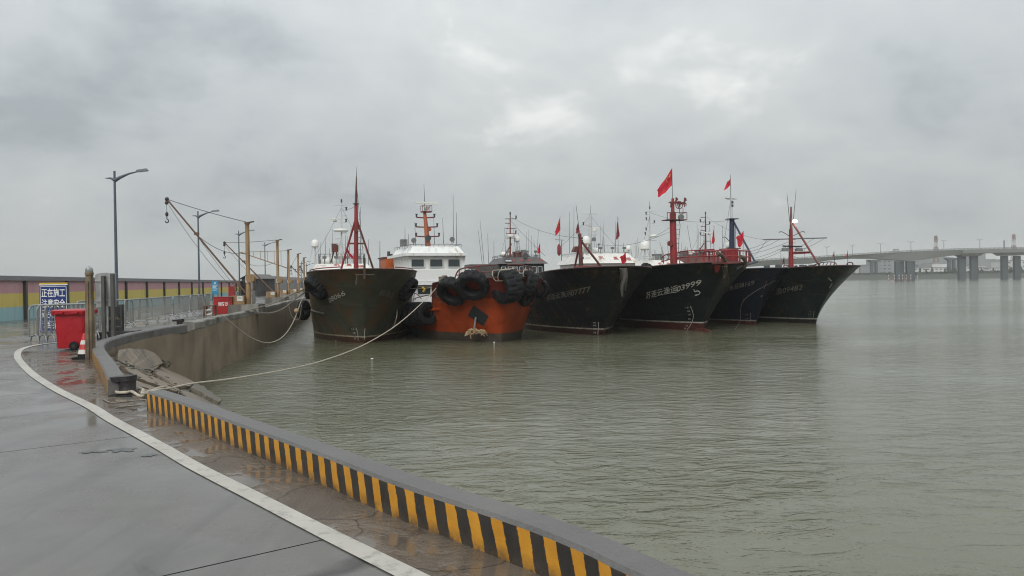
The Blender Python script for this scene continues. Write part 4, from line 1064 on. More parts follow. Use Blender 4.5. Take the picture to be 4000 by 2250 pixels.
    def dome(s, px, py0, py1, yl, base_py):
        a, b_ = s.loc(px, py0, yl), s.loc(px, py1, yl); r = (a.z - b_.z) * .46
        o = MB().lathe([(r * .75, 0), (r, r * .25), (r, r * .9), (r * .86, r * 1.5), (r * .5, r * 1.9), (0, r * 2.05)], 18, b_).build('satellite_dome', 'dome_white', s.root)
        MB().tube((b_.x, b_.y, s.loc(px, base_py, yl).z), b_, .09, .07, 8).build('dome_stand', 'mast_white', o)
        for q in (-1, 1): MB().tube((b_.x + q * .5, b_.y, s.loc(px, base_py, yl).z), (b_.x + q * r * .6, b_.y, b_.z), .022, n=5).build('dome_stay', 'mast_white', o)
    def nav_mast(s, px, py0, py1, yl, mt, arms, r=.09, r1=.04, top_lamp=True, radar=None):
        """signal mast: arms are (py, left px, right px, lamp side)"""
        base, top = s.loc(px, py1, yl), s.loc(px, py0, yl)
        o = MB().tube(base, top, r, r1, 10).build('signal_mast', mt, s.root)
        for py, xl, xr, lamp in arms:
            a, b_ = s.loc(xl, py, yl), s.loc(xr, py, yl); MB().beam(a, b_, .07, .06).build('yard', mt, o)
            if lamp:
                for q in ((a,) if lamp == 'l' else (b_,) if lamp == 'r' else (a, b_)):
                    MB().lathe([(.0, 0), (.08, 0), (.08, .05), (.06, .06), (.06, .2), (.09, .21), (.09, .27), (0, .28)], 10, q + Vector((0, 0, .03))).build('signal_lamp', 'aerial', o)
        if top_lamp: MB().lathe([(0, 0), (.09, 0), (.09, .05), (.06, .06), (.06, .2), (.09, .21), (0, .28)], 10, top).build('signal_lamp', 'aerial', o)
        if radar:
            for kind, px_, py_, w_ in radar:
                c = s.loc(px_, py_, yl)
                if kind == 'bar':
                    MB().box(c.x - w_, c.x + w_, c.y - .1, c.y + .1, c.z, c.z + .12).build('radar_scanner', 'dome_white', o)
                    MB().lathe([(.12, 0), (.17, .08), (.1, .2)], 10, c - Vector((0, 0, .2))).build('radar_motor', 'mast_white', o)
                else: MB().lathe([(0, 0), (w_ * .9, .0), (w_, .1), (w_ * .9, .22), (0, .28)], 16, c).build('radome', 'dome_white', o)
        return o
    def searchlight(s, px, py, yl, r, parent=None, mt='steel_grey', face=(0, -1, 0), stand=None):
        c = s.loc(px, py, yl)
        o = MB().lathe([(0, r * .7), (r * .6, r * .65), (r, r * .2), (r, -r * .35)], 18, c, 'y').build('searchlight', mt, parent or s.root)
        MB().lathe([(0, -r * .30), (r * .93, -r * .28)], 18, c, 'y').build('lens', 'lamp_glass', o)
        if stand: MB().tube((c.x, c.y + .05, s.loc(px, stand, yl).z), (c.x, c.y + .05, c.z - r * .8), .03, n=6).build('lamp_stand', mt, o)
        return o
    def clutter(s, seed, white='mast_white'):
        h = s.h; q = random.Random(seed); xa, xb, z = h['x0'] + .8, h['x1'] - .8, h['zt']
        for k in range(2):
            x = q.uniform(xa, xb); y = h['yl'] + q.uniform(2.5, h['depth'] - 1)
            MB().lathe([(0, -.55), (.2, -.55), (.27, -.45), (.27, .45), (.2, .55), (0, .55)], 12, (x, y, z + .38), 'x').build('liferaft_canister', 'dome_white', s.root)
        for k in range(3):
            x = q.uniform(xa, xb); y = h['yl'] + q.uniform(1.3, 4); w_ = q.uniform(.2, .45); hh_ = q.uniform(.3, .8)
            MB().box(x - w_, x + w_, y, y + .6, z - .02, z + hh_).build('roof_locker', q.choice((white, 'steel_grey', 'boat_red_dull')), s.root)
        for k in range(4):
            x = xa - .3 + (xb - xa + .6) * (k + .5) / 4; y = h['yl'] + h['slope'] + .05
            MB().tube((x, y, z), (x, y, z + .45), .03, n=5).build('lamp_post', 'steel_grey', s.root); MB().box(x - .16, x + .16, y - .16, y + .02, z + .42, z + .62).build('deck_lamp', 'steel_grey', s.root)
        for k in range(7):
            x = q.uniform(xa - .3, xb + .3); y = h['yl'] + q.uniform(1.5, h['depth'] - .5); ln = q.uniform(.8, 3.2); dx = q.uniform(-.12, .12) * ln
            MB().tube((x, y, z), (x + dx, y, z + ln), .022, .01, 5).build('aerial', 'aerial', s.root)
        for k in range(3):
            x = q.uniform(xa, xb); y = h['yl'] + q.uniform(1.5, 4); MB().tube((x, y, z), (x, y, z + q.uniform(.6, 1.2)), .04, n=6).build('aerial_stand', white, s.root)
    def rig(s, lines, r=.012):
        for (p0, y0_, p1, y1_, sg) in lines: MB().path(sag(s.loc(*p0, y0_), s.loc(*p1, y1_), sg), r, 4).build('rigging_line', 'cable', s.root)
    def aerials(s, lst, yl, mt='aerial', r=.025):
        for (x0, y0, x1, y1) in lst: s.tube((x0, y0), (x1, y1), yl, r, mt, 'aerial', r * .5, n=5)

# ------------------------------------------------------------------ flags, tyres
def flag(name, quad, Y, label, mt='flag_red', stars=False, pole=None, wave=.10, ph=0.0, pr=.022, group='red flags flown on the boats'):
    """cloth between hoist-top, hoist-bottom, fly-bottom, fly-top pixels at one depth"""
    th, bh, bf, tf = [aty(x, y, Y) for x, y in quad]
    root = empty(name, th, 0, label, 'flag', group); k = (th - bh).length + .2
    def f(u, v, o=0):
        p = (th * (1 - u) * v + bh * (1 - u) * (1 - v) + bf * u * (1 - v) + tf * u * v)
        sag_ = math.sin(u * 7 + ph + v * 2.2) * wave * u ** .5 + math.sin(v * 5 + ph) * wave * .5
        edge = .05 * k * math.sin(u * 9 + v * 7 + ph) * (u > .01)
        return p + Vector((edge * .5, sag_ + o, edge)) - th
    b = MB(); b.grid(lambda u, v: f(u, v), 14, 9); b.build('cloth', mt, root, ang=80)
    if stars:
        b = MB(); fn = lambda x, y: f(x, y, -.025 - .01)
        star(.20, .74, .12, fn, b); b.build('large_star', 'flag_star', root, smooth=False)
        for cx, cy in ((.36, .90), (.43, .78), (.43, .63), (.36, .52)):
            b = MB(); star(cx, cy, .045, fn, b, .4); b.build('small_star', 'flag_star', root, smooth=False)
    if pole:
        a, c = aty(*pole[0], Y), aty(*pole[1], Y); MB().tube(c - th, a - th, pr, pr * .7, 6).build('flag_pole', 'aerial', root)
    return root
def tyre_mesh():
    n = 48; prof = [(.50, -.20), (.58, -.33), (.76, -.38), (.92, -.36), (1, -.27), (1, -.02), (1, .02), (1, .27), (.92, .36), (.76, .38), (.58, .33), (.50, .20)]
    vs = []; k = len(prof)
    for j in range(n):
        th = 2 * math.pi * j / n
        for i, (r, y) in enumerate(prof):
            if i in (3, 4, 5) and j % 4 < 1: r -= .07
            if i in (6, 7, 8) and (j + 2) % 4 < 1: r -= .07
            vs.append((r * math.cos(th), y, r * math.sin(th)))
    b = MB(); b.add(vs, [(j*k+i, j*k+(i+1) % k, ((j+1) % n)*k+(i+1) % k, ((j+1) % n)*k+i) for j in range(n) for i in range(k)])
    return b.mesh('tyre', MATS['rubber'], True, 30)
TYRE = tyre_mesh()
def tyre(c, axis, r, label, wide=1.0, ropes=0, group='tyre fenders hung on the boats'):
    o = empty('tyre_fender', c, 0, label, 'tyre', group)
    q = Vector(axis).normalized().to_track_quat('Y', 'Z').to_euler()
    t_ = inst(TYRE, 'tyre', o, (0, 0, 0), q); t_.scale = (r, r * wide, r)
    for k in range(ropes):
        a = R(-20 + 40 * k); rr_ = 1.04 * r; ww = .42 * r * wide; hh_ = []
        rot = q.to_matrix()
        for (rad, y_) in ((.45 * r, -ww), (rr_, -ww), (rr_, 0), (rr_, ww), (.45 * r, ww), (.44 * r, 0)):
            hh_.append(rot @ Vector((rad * math.sin(a), y_, rad * math.cos(a))))
        MB().path(catmull(hh_, 3, True), .022, 5, closed=True).build('lashing', 'rope', o)
    return o

# ================================================================== boat 1: dark green trawler by the quay
b1 = Boat('fishing_boat', 'dark green rusty trawler moored against the quay wall with a tall red tripod mast', 'boat', (1423, 1341), (1425, 1051), 13, 3.35, 3.2, O=3.0, Ed=4.6, Ew=8.5, drop=.35)
b1.hull(MATS['hull_green'], 'gun_dark')
b1.name_text('08066', (1289, 1183), (1352, 1152), 26, -1, 'name_white')
b1.name_text('苏渔', (1305, 1190), (1283, 1196), 20, -1, 'name_faint') if False else None
b1.name_text('苏连云', (1480, 1151), (1535, 1163), 24, 1, 'name_faint')
b1.draft_marks(((1390, 1281), (1398, 1300), (1399, 1330)), -1, 'name_white', 3); b1.mark(((1425, 1283), (1420, 1300), (1417, 1325)), 1, .016, 'name_white')
b1.strake(2.6, 5.2, 1.75, 1.9, -1, .09, 'hull_green')
y0 = -1.2
mo = b1.tube((1391, 1052), (1391, 796), y0, .135, 'boat_red', 'bow_mast', .10, n=12)
b1.tube((1391, 800), (1392, 690), y0, .085, 'boat_red_dull', 'mast_head', .03, parent=None)
b1.tube((1392, 700), (1394, 650), y0, .02, 'aerial', 'mast_whip', .008)
b1.tube((1389, 855), (1333, 1050), y0, .06, 'boat_red', 'mast_leg', yl1=y0 + .2); b1.tube((1393, 855), (1458, 1050), y0, .06, 'boat_red_dull', 'mast_leg', yl1=y0 + .2)
b1.tube((1362, 951), (1425, 951), y0 + .05, .05, 'boat_red_dull', 'mast_crossbar')
b1.searchlight(1391, 894, y0 - .2, .16, mt='boat_red_dull')
q = b1.loc(1391, 798, y0); MB().lathe([(.0, 0), (.19, 0), (.19, .04), (0, .04)], 14, q).build('mast_collar', 'dark_iron', b1.root)
for k in range(8):
    q = b1.loc(1396, 1000 - k * 24, y0 - .05); MB().beam(q + Vector((.05, 0, 0)), q + Vector((.2, 0, 0)), .025, .025).build('mast_step', 'boat_red_dull', b1.root)
flag('pennant', ((1357, 972), (1355, 985), (1374, 1012), (1381, 1006)), 43.2, 'small red pennant tied to the tripod mast of the green trawler', wave=.03)
MB().path(b1.rail_line(-4.5, -.5, .16, .2), .035, 6).build('bow_rail', 'boat_red', b1.root); MB().path(b1.rail_line(1.0, 3.6, .14, .2), .035, 6).build('bow_rail', 'boat_red', b1.root)
b1.tube((1424, 1090), (1424, 1008), -3.3, .06, 'dark_rust', 'stem_post'); b1.tube((1388, 1074), (1462, 1074), -3.15, .045, 'dark_rust', 'stem_bar')
b1.tube((1395, 1075), (1391, 1112), -3.2, .04, 'dark_rust', 'hanging_pipe', .06)
b1.house(15, 1218, 1453, 1030, 1053, 2.5, 7, 'boat_white', 'boat_white', slope=1.0, side_in=.35)
b1.motto('一帆風順', ((1263, 1038), (1316, 1034), (1364, 1035), (1411, 1040)), .46)
b1.windows([(b1.h['x0'] + .6 + i * .95, b1.h['x0'] + 1.3 + i * .95) for i in range(5)], b1.h['ze'] - .95, b1.h['ze'] - .3)
b1.roof_rail(992, 'steel_grey', 9, 4)
b1.dome(1231, 933, 966, 17.0, 1030)
b1.nav_mast(1334, 790, 1030, 17.5, 'mast_white', ((802, 1303, 1352, None), (823, 1330, 1353, 'r'), (843, 1331, 1354, None), (869, 1322, 1352, 'r'), (910, 1335, 1356, None), (932, 1307, 1331, None), (955, 1315, 1352, None)),
            radar=(('bar', 1309, 858, .45), ('dome', 1332, 905, .62)))
b1.tube((1316, 1030), (1330, 940), 17.5, .04, 'mast_white', 'mast_stay'); b1.tube((1352, 1030), (1334, 940), 17.5, .04, 'mast_white', 'mast_stay')
b1.tube((1293, 1026), (1307, 970), 18, .06, 'boat_red_dull', 'exhaust_leg'); b1.tube((1321, 1026), (1312, 970), 18, .06, 'boat_red_dull', 'exhaust_leg')
q = b1.loc(1309, 985, 18); MB().box(q.x - .28, q.x + .28, 17.8, 18.4, q.z, q.z + .7).build('horn_box', 'boat_red_dull', b1.root)
b1.aerials(((1408, 1040, 1408, 808), (1350, 1030, 1349, 918), (1357, 1030, 1356, 922), (1439, 1040, 1439, 935)), 16)
b1.tube((1484, 1060), (1484, 941), 9, .03, 'aerial', 'aerial', .015)
b1.clutter(1); b1.rig((((1391, 800), -1.2, (1334, 800), 17.5, .3), ((1334, 810), 17.5, (1232, 1000), 15.6, .1), ((1334, 810), 17.5, (1440, 1000), 15.6, .1), ((1391, 700), -1.2, (1425, 1060), -3, .05)))
# ================================================================== boat 2: orange tug with white house
b2 = Boat('tug_boat', 'orange tug with a tall white wheelhouse and tyres lashed round its bow', 'tug', (1957, 1338), (1978, 1083), 20, 3.55, 3.3, 26, O=1.6, Ed=4.4, Ew=7.0, drop=.9, step=(5.6, 6.0, 2.15))
sd = b2.hull_at(1689, 1135, -1)[0]; b2.step = (sd - .1, sd + .15, 2.1)
b2.hull(MATS['hull_orange'], 'gun_dark', .6)
b2.strake(3.2, 10, 1.95, 1.72, -1, .10, 'hull_orange')
b2.name_text('海', (1700, 1163), (1716, 1161), 34, -1, 'name_faint', out=.03)
b2.name_text('HAI', (1716, 1184), (1730, 1181), 9, -1, 'name_faint', out=.03)
def recess(bt, pix, side, name='anchor_pocket'):
    pts = []
    for x, y in pix: d, z = bt.hull_at(x, y, side); pts.append(bt.hp(d, z, side) + bt.hn(d, z, side) * .012)
    # subdivided panel hugging the plating
    c = sum(pts, Vector()) / len(pts); b = MB(); n = len(pts)
    b.grid(lambda u, v: pts[0].lerp(pts[1], u).lerp(pts[3].lerp(pts[2], u), v), 1, 1)
    o = b.build(name, 'cabin_black', bt.root, smooth=False)
    for i in range(n): MB().tube(pts[i], pts[(i + 1) % n], .03, n=6).build('pocket_edge', 'hull_orange', o)
    return c
def hull_patch(bt, pix, side, mt, name, out=.02, n=8):
    dz = [bt.hull_at(x, y, side) for x, y in pix]
    def f(u, v):
        d = (dz[0][0]*(1-u)+dz[1][0]*u)*(1-v) + (dz[3][0]*(1-u)+dz[2][0]*u)*v; z = (dz[0][1]*(1-u)+dz[1][1]*u)*(1-v) + (dz[3][1]*(1-u)+dz[2][1]*u)*v
        d = max(.03, d); return bt.hp(d, z, side) + bt.hn(d, z, side) * out
    return MB().grid(f, n, n).build(name, mt, bt.root)
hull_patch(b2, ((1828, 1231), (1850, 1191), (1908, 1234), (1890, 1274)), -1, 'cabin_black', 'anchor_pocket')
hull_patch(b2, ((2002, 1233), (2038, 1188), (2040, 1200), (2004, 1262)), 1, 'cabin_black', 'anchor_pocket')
d, z = b2.hull_at(1860, 1245, -1); pa = b2.hp(d, z, -1) + b2.hn(d, z, -1) * .1
MB().tube(pa + Vector((0, -.05, .15)), pa + Vector((-.12, -.12, -.5)), .06, n=8).build('anchor_shank', 'steel_grey', b2.root)
fr = [pa + Vector((-.65 + 1.3 * i / 16 + random.uniform(-.05, .05), -.15 + random.uniform(-.1, .1), -.55 + random.uniform(-.13, .1) - .25 * abs(i / 8 - 1))) for i in range(17)]
MB().path(catmull(fr, 3), .085, 7).build('anchor_rope', 'frayed_rope', b2.root)
for i in range(14):
    q = random.choice(fr); MB().path([q, q + Vector((random.uniform(-.2, .2), -.1, random.uniform(-.22, .1))), q + Vector((random.uniform(-.3, .3), -.05, random.uniform(-.3, -.1)))], .03, 5).build('rope_strand', 'frayed_rope', b2.root)
# bow pulpit rails
def pix_rail(bt, pts, yls, r, mt, name, parent=None, k=5):
    P_ = [bt.loc(x, y, yl) for (x, y), yl in zip(pts, yls)]
    return MB().path(catmull(P_, k), r, 7).build(name, mt, parent or bt.root)
br = pix_rail(b2, ((1777, 1085), (1795, 1053), (1850, 1042), (1880, 1038), (1935, 1036)), (3.6, 3.4, 2.6, 2.2, 1.2), .045, 'boat_red_dull', 'bow_rail')
pix_rail(b2, ((1785, 1075), (1850, 1066), (1935, 1060)), (3.5, 2.6, 1.2), .035, 'boat_red_dull', 'mid_rail', br)
for (x0, y0_, x1, y1_, yl) in ((1794, 1054, 1793, 1088, 3.4), (1817, 1048, 1817, 1083, 3.0), (1842, 1044, 1844, 1082, 2.6), (1870, 1039, 1870, 1080, 2.2), (1928, 1036, 1926, 1078, 1.2)):
    b2.tube((x0, y0_), (x1, y1_), yl, .035, 'boat_red_dull', 'rail_post', parent=br)
br = pix_rail(b2, ((1982, 1034), (2022, 1033), (2060, 1040), (2081, 1047)), (-.6, -.4, .6, 1.6), .045, 'boat_red_dull', 'bow_rail')
pix_rail(b2, ((1990, 1059), (2040, 1059), (2080, 1070)), (-.6, -.2, 1.6), .035, 'boat_red_dull', 'mid_rail', br)
for (x, y0_, y1_, yl) in ((1983, 1034, 1080, -.6), (2014, 1033, 1080, -.4), (2044, 1036, 1080, 0), (2061, 1040, 1082, .8), (2081, 1047, 1085, 1.6)):
    b2.tube((x, y0_), (x, y1_), yl, .035, 'boat_red_dull', 'rail_post', parent=br)
sr = pix_rail(b2, ((1616, 1178), (1620, 1146), (1640, 1160), (1646, 1168)), (10, 10, 9.6, 9.5), .03, 'boat_red_dull', 'side_rail')
pix_rail(b2, ((1622, 1172), (1626, 1164), (1680, 1152), (1682, 1160)), (9.5, 9.3, 7.6, 7.5), .03, 'boat_red_dull', 'side_rail')
# superstructure: lower house, mid block, wheelhouse, roof
def lbox(bt, px0, px1, py0, py1, yl, depth, mt, name, inset=0, parent=None, top_in=0.0):
    a, c = bt.loc(px0, py1, yl), bt.loc(px1, py0, yl)
    return MB().hexa([(a.x, yl, a.z), (c.x, yl, a.z), (c.x, yl + depth, a.z), (a.x, yl + depth, a.z)],
                     [(a.x + top_in, yl + top_in, c.z), (c.x - top_in, yl + top_in, c.z), (c.x - top_in, yl + depth, c.z), (a.x + top_in, yl + depth, c.z)]).build(name, mt, parent or bt.root, smooth=False)
yl = 14.5
lh = lbox(b2, 1612, 1850, 1112, 1215, yl + .5, 9, 'tug_white', 'lower_house')
lbox(b2, 1600, 1860, 1100, 1114, yl - .05, 9.6, 'tug_white', 'deck_ledge')
mb = lbox(b2, 1598, 1856, 1052, 1100, yl + .1, 9.0, 'tug_white', 'upper_deck_house')
lbox(b2, 1590, 1830, 1049, 1054, yl + .2, 8.0, 'tug_white', 'bridge_ledge')
wh = lbox(b2, 1600, 1812, 992, 1052, yl + .5, 6.0, 'tug_white', 'wheelhouse', top_in=-.12)
rf = lbox(b2, 1582, 1822, 988, 999, yl + .0, 7.4, 'tug_white', 'wheelhouse_roof')
lbox(b2, 1598, 1812, 962, 988.3, yl + .25, 6.8, 'tug_white', 'roof_crown', top_in=.35)
def tug_window(px0, px1, py0, py1, yl_, parent, skew=0):
    a, c = b2.loc(px0, py1, yl_), b2.loc(px1, py0, yl_)
    w_ = MB().box(a.x, c.x, yl_ - .03, yl_ - .002, a.z, c.z).build('window', 'window_glass', parent, smooth=False)
    t_ = .05
    for x0, x1, z0, z1 in ((a.x - t_, c.x + t_, c.z, c.z + t_), (a.x - t_, c.x + t_, a.z - t_, a.z), (a.x - t_, a.x, a.z, c.z), (c.x, c.x + t_, a.z, c.z)):
        MB().box(x0, x1, yl_ - .05, yl_ - .001, z0, z1).build('window_frame', 'window_white', parent, smooth=False)
for px0, px1 in ((1607, 1655), (1680, 1728), (1751, 1795)): tug_window(px0, px1, 1013, 1042, yl + .36, wh)
tug_window(1632, 1680, 1121, 1150, yl + .5, lh)
a = b2.loc(1600, 1052, yl + .5); ct = b2.loc(1600, 1008, yl + .5)
for k in range(4):
    y_ = yl + 1.2 + k * 1.25
    w_ = MB().box(a.x - .02, a.x + .1, y_, y_ + .55, a.z + (.05 if k == 1 else .35), ct.z).build('side_window' if k != 1 else 'side_door', 'window_glass' if k != 1 else 'tug_white', wh, smooth=False)
    for q0, q1 in ((y_ - .05, y_), (y_ + .55, y_ + .6)): MB().box(a.x - .05, a.x + .05, q0, q1, a.z + .05, ct.z + .05).build('window_frame', 'window_white', wh, smooth=False)
rr0 = b2.loc(1598, 962, yl + .6); rr1 = b2.loc(1808, 962, yl + .6); zt = b2.loc(1700, 955, yl + .6).z
o = MB().path([(rr0.x + .1, yl + 6.8, zt), (rr0.x + .1, yl + .7, zt), (rr1.x - .1, yl + .7, zt), (rr1.x - .1, yl + 6.8, zt)], .025, 6).build('roof_rail', 'steel_grey', b2.root)
for i in range(10): x = rr0.x + .1 + (rr1.x - rr0.x - .2) * i / 9; MB().tube((x, yl + .7, rr0.z - .05), (x, yl + .7, zt), .02, n=5).build('rail_post', 'steel_grey', o)
for i in range(1, 7): MB().tube((rr0.x + .1, yl + .7 + i, rr0.z - .05), (rr0.x + .1, yl + .7 + i, zt), .02, n=5).build('rail_post', 'steel_grey', o)
ym = yl + 3
base, top = b2.loc(1672, 962, ym), b2.loc(1659, 830, ym)
mo = MB().tube(base, top, .24, .13, 12).build('signal_mast', 'mast_orange', b2.root)
for py, xl, xr in ((849, 1627, 1697), (886, 1625, 1708), (923, 1626, 1715)):
    xc = 1672 - (962 - py) * 13 / 132
    c = b2.loc(xc, py + 2, ym)
    for xe in (xl, xr):
        e_ = b2.loc(xe, py, ym); MB().beam(c, e_, .08, .10).build('yard', 'boat_red_dull', mo)
        MB().lathe([(0, 0), (.07, 0), (.07, .2), (.1, .22), (.1, .28), (0, .28)], 10, e_).build('signal_lamp', 'aerial', mo)
q = b2.loc(1663, 828, ym); MB().box(q.x - .35, q.x + .45, ym - .35, ym + .35, q.z - .03, q.z + .05).build('crow_nest', 'boat_red_dull', mo)
for dx in (-.33, .0, .43):
    for dy in (-.33, .33): MB().tube((q.x + dx, ym + dy, q.z), (q.x + dx, ym + dy, q.z + .5), .02, n=5).build('nest_post', 'boat_red_dull', mo)
MB().path([(q.x - .33, ym - .33, q.z + .5), (q.x + .43, ym - .33, q.z + .5), (q.x + .43, ym + .33, q.z + .5), (q.x - .33, ym + .33, q.z + .5)], .02, 5, closed=True).build('nest_rail', 'boat_red_dull', mo)
q = b2.loc(1668, 807, ym); MB().lathe([(.1, -.3), (.2, -.1), (.22, .02), (.15, .1)], 12, q).build('radar_motor', 'dome_white', mo)
q = b2.loc(1668, 796, ym); MB().box(q.x - .95, q.x + .95, ym - .1, ym + .1, q.z, q.z + .14).build('radar_scanner', 'dome_white', mo)
b2.tube((1660, 828), (1656, 718), ym, .05, 'steel_grey', 'mast_whip', .012)
b2.searchlight(1672, 930, ym - .35, .24, mo, 'aerial'); b2.searchlight(1678, 896, ym - .3, .15, mo, 'mast_orange')
b2.searchlight(1616, 939, yl + 1, .2, stand=958); b2.searchlight(1766, 935, yl + 1, .2, stand=958)
b2.aerials(((1624, 958, 1620, 866), (1698, 955, 1694, 850), (1733, 953, 1729, 851), (1597, 962, 1595, 913), (1582, 962, 1582, 888), (1771, 950, 1770, 760), (1783, 955, 1783, 830)), yl + 2)
q = b2.loc(1578, 962, yl + 3); MB().box(q.x - .25, q.x + .25, yl + 2.8, yl + 3.4, q.z, q.z + .55).build('vent_box', 'steel_grey', b2.root)
fn_ = lbox(b2, 1506, 1580, 1006, 1090, yl + 8, 3, 'funnel_orange', 'funnel')
lbox(b2, 1500, 1586, 1003, 1008, yl + 7.9, 3.2, 'boat_red_dull', 'funnel_cap', parent=fn_)
for px in (1518, 1528): b2.tube((px, 1006), (px, 982 + (px - 1518)), yl + 9, .13, 'aerial', 'exhaust_pipe', parent=fn_, n=10)
rc = b2.loc(1737, 1092, 2.6)
MB().tube(rc + Vector((0, 0, -.5)), rc + Vector((0, 0, .25)), .16, n=12).build('bitts', 'boat_red_dull', b2.root)
for k in range(5): MB().path([rc + Vector((.24 * math.cos(R(q)) - .1, .24 * math.sin(R(q)), -.2 + .085 * k + .02 * math.sin(R(q * 2)))) for q in range(0, 360, 24)], .045, 6, closed=True).build('rope_coil', 'rope_grey', b2.root)
ax = lambda x, y, z: Vector((x, y, z))
# tyres: placed against the plating, hung flat (axis out of the hull) or on edge (tread out)
def hull_tyre(bt, px, py, side, r, label, wide=1.0, ropes=0, edge=False, tilt=(0, 0, 0), dz=None):
    d, z = dz or bt.hull_at(px, py, side); n_ = bt.hn(max(d, .3), z, side); P_ = bt.hp(d, z, side)
    rot = bt.M.to_3x3()
    if edge:
        a = Vector((0, 0, 1)).cross(n_).normalized(); c = P_ + n_ * r * .8
    else:
        a = n_; c = P_ + n_ * (.36 * r * wide)
    # shift so that the tyre's centre shows at the wanted pixel
    w_ = bt.w(c); w_ = aty(px, py, w_.y)
    return tyre(w_, rot @ a + Vector(tilt), r, label, wide, ropes)
hull_tyre(b2, 1766, 1138, -1, .93, 'first big tyre on the orange tug bow by the mooring rope', tilt=(.1, -.1, -.25))
hull_tyre(b2, 1846, 1114, -1, .95, 'second big tyre on the orange tug bow above the dark anchor pocket', tilt=(.1, -.25, -.3))
hull_tyre(b2, 1980, 1119, 1, .98, 'largest upright tyre on the orange tug stem tied with white rope', 1.55, 2, True, (0, -.25, .1), dz=(.05, 3.0))
hull_tyre(b2, 2060, 1108, 1, .76, 'tilted tyre beside the largest one on the orange tug', 1.25, 1, True, (0, -.5, -.35))
hull_tyre(b2, 2112, 1128, 1, .58, 'small tyre at the orange tug shoulder touching the black hull', 1.2, 1, True, (.2, -.4, 0))
hull_tyre(b2, 2058, 1152, 1, .70, 'lower dark tyre wedged between the orange tug and the black hull', 1.1)
for k in range(6):
    hull_tyre(b2, 1586 + k * 17, 1224, -1, .72, ('first', 'second', 'third', 'fourth', 'fifth', 'sixth')[k] + ' tyre from the green trawler in the row along the tug side', .62, 0, True, dz=(6.4 - .5 * k, 1.4))
hull_tyre(b1, 1238, 1122, -1, .80, 'large tyre on the green trawler shoulder over the quay ropes', 1.15, tilt=(0, 0, -.2))
hull_tyre(b1, 1208, 1125, -1, .72, 'tyre behind the large one on the green trawler quay side', 1.0)
tyre(aty(1186, 1212, 46.2), ax(-.97, .2, 0), .62, 'low tyre squeezed between the green trawler and the quay wall', .9)
hull_tyre(b1, 1590, 1128, 1, .80, 'tyre on the green trawler side facing the tug', 1.1)
hull_tyre(b1, 1572, 1166, 1, .66, 'lower tyre on the green trawler side facing the tug', 1.0)
# ================================================================== boat 3: black hull 07777, dark cabin
b3 = Boat('fishing_boat', 'black trawler numbered 07777 with a dark grey cabin and short red tripod mast', 'boat', (2354, 1310), (2432, 1040), 12.5, 3.6, 3.3, 33, Ed=5.2, Ew=11, drop=.55)
b3.hull(MATS['hull_black'], 'gun_dark')
b3.name_text('苏连云渔运', (2138, 1172), (2236, 1153), 26, -1, 'name_faint', .01)
b3.name_text('07777', (2232, 1155), (2308, 1138), 30, -1, 'name_faint', .015)
b3.draft_marks(((2338, 1258), (2338, 1280), (2336, 1306)), -1, 'name_white', 4)
b3.strake(6.5, 12, 1.55, 1.35, -1, .07, 'hull_teal')
b3.tube((2270, 1050), (2265, 912), 1.6, .15, 'boat_red_dull', 'bow_mast', .11, n=12); b3.tube((2266, 930), (2250, 800), 1.6, .03, 'aerial', 'mast_whip', .012)
b3.tube((2266, 940), (2244, 1050), 1.6, .07, 'boat_red_dull', 'mast_leg', yl1=2.6); b3.tube((2273, 945), (2347, 1040), 1.6, .075, 'boat_red_dull', 'mast_leg', yl1=1.4)
b3.tube((2246, 1043), (2345, 1039), 1.5, .07, 'boat_red', 'mast_crossbar'); b3.searchlight(2275, 1008, 1.3, .10, mt='aerial')
for k, (x, y) in enumerate(((2260, 917), (2261, 924), (2274, 931), (2274, 940))):
    q = b3.loc(x, y, 1.4); MB().lathe([(0, -.05), (.06, -.05), (.06, .06), (0, .06)], 8, q).build('mast_light', 'aerial', b3.root)
b3.tube((2372, 1052), (2478, 1052), -3.3, .04, 'hull_teal', 'stem_bar')
for k in range(5):
    x = 2422 + k * 6; n_ = 60 + 25 * ((k * 7) % 3)
    P_ = [b3.loc(x + 3 * math.sin(q), 1048 + n_ * q / 5, -3.6 + .25 * q) for q in range(6)]
    MB().path(catmull(P_, 4), .05, 6, radii=None).build('hanging_cloth', 'cloth_grey', b3.root)
MB().grid(lambda u, v: b3.loc(2428 + 22 * u * (1 - .7 * v) + 4 * math.sin(v * 6), 1050 + 105 * v, -3.75 + .5 * v + .08 * math.sin(u * 9)), 8, 10).build('hanging_net', 'cloth_grey', b3.root)
b3.house(20, 1952, 2142, 1005, 1030, 2.3, 6.5, 'cabin_black', 'cabin_grey', slope=.9, side_in=.6)
h = b3.h; xl = lambda px: b3.loc(px, 1045, 20).x
b3.windows([(xl(x), xl(x) + .34) for x in (1962, 1990, 2009, 2034, 2058, 2083, 2106)], b3.loc(2000, 1066, 20).z, b3.loc(2000, 1043, 20).z)
ld = MB().hexa([b3.visor(xl(1976), .2, .05), b3.visor(xl(2003), .2, .05), b3.visor(xl(2003), .2, .0), b3.visor(xl(1976), .2, .0)], [b3.visor(xl(1976), .75, .05), b3.visor(xl(2003), .75, .05), b3.visor(xl(2003), .75, .0), b3.visor(xl(1976), .75, .0)]).build('number_board', 'cabin_black', h['roof'], smooth=False)
lettering('8888', lambda x_, y_: b3.visor(xl(1978) + x_, .3 + y_ * 1.05, .062), .34, 'print_white', ld, name='board_figures', width=xl(2001) - xl(1978))
for px, r_ in ((2011, .2), (2043, .22), (2072, .18), (2119, .2)):
    b = MB(); star(xl(px), .5, r_, lambda x, y: b3.visor(x, .5 + (y - .5) * 1.2, .03), b, .1 * r_); b.build('roof_star', 'name_red', h['roof'], smooth=False)
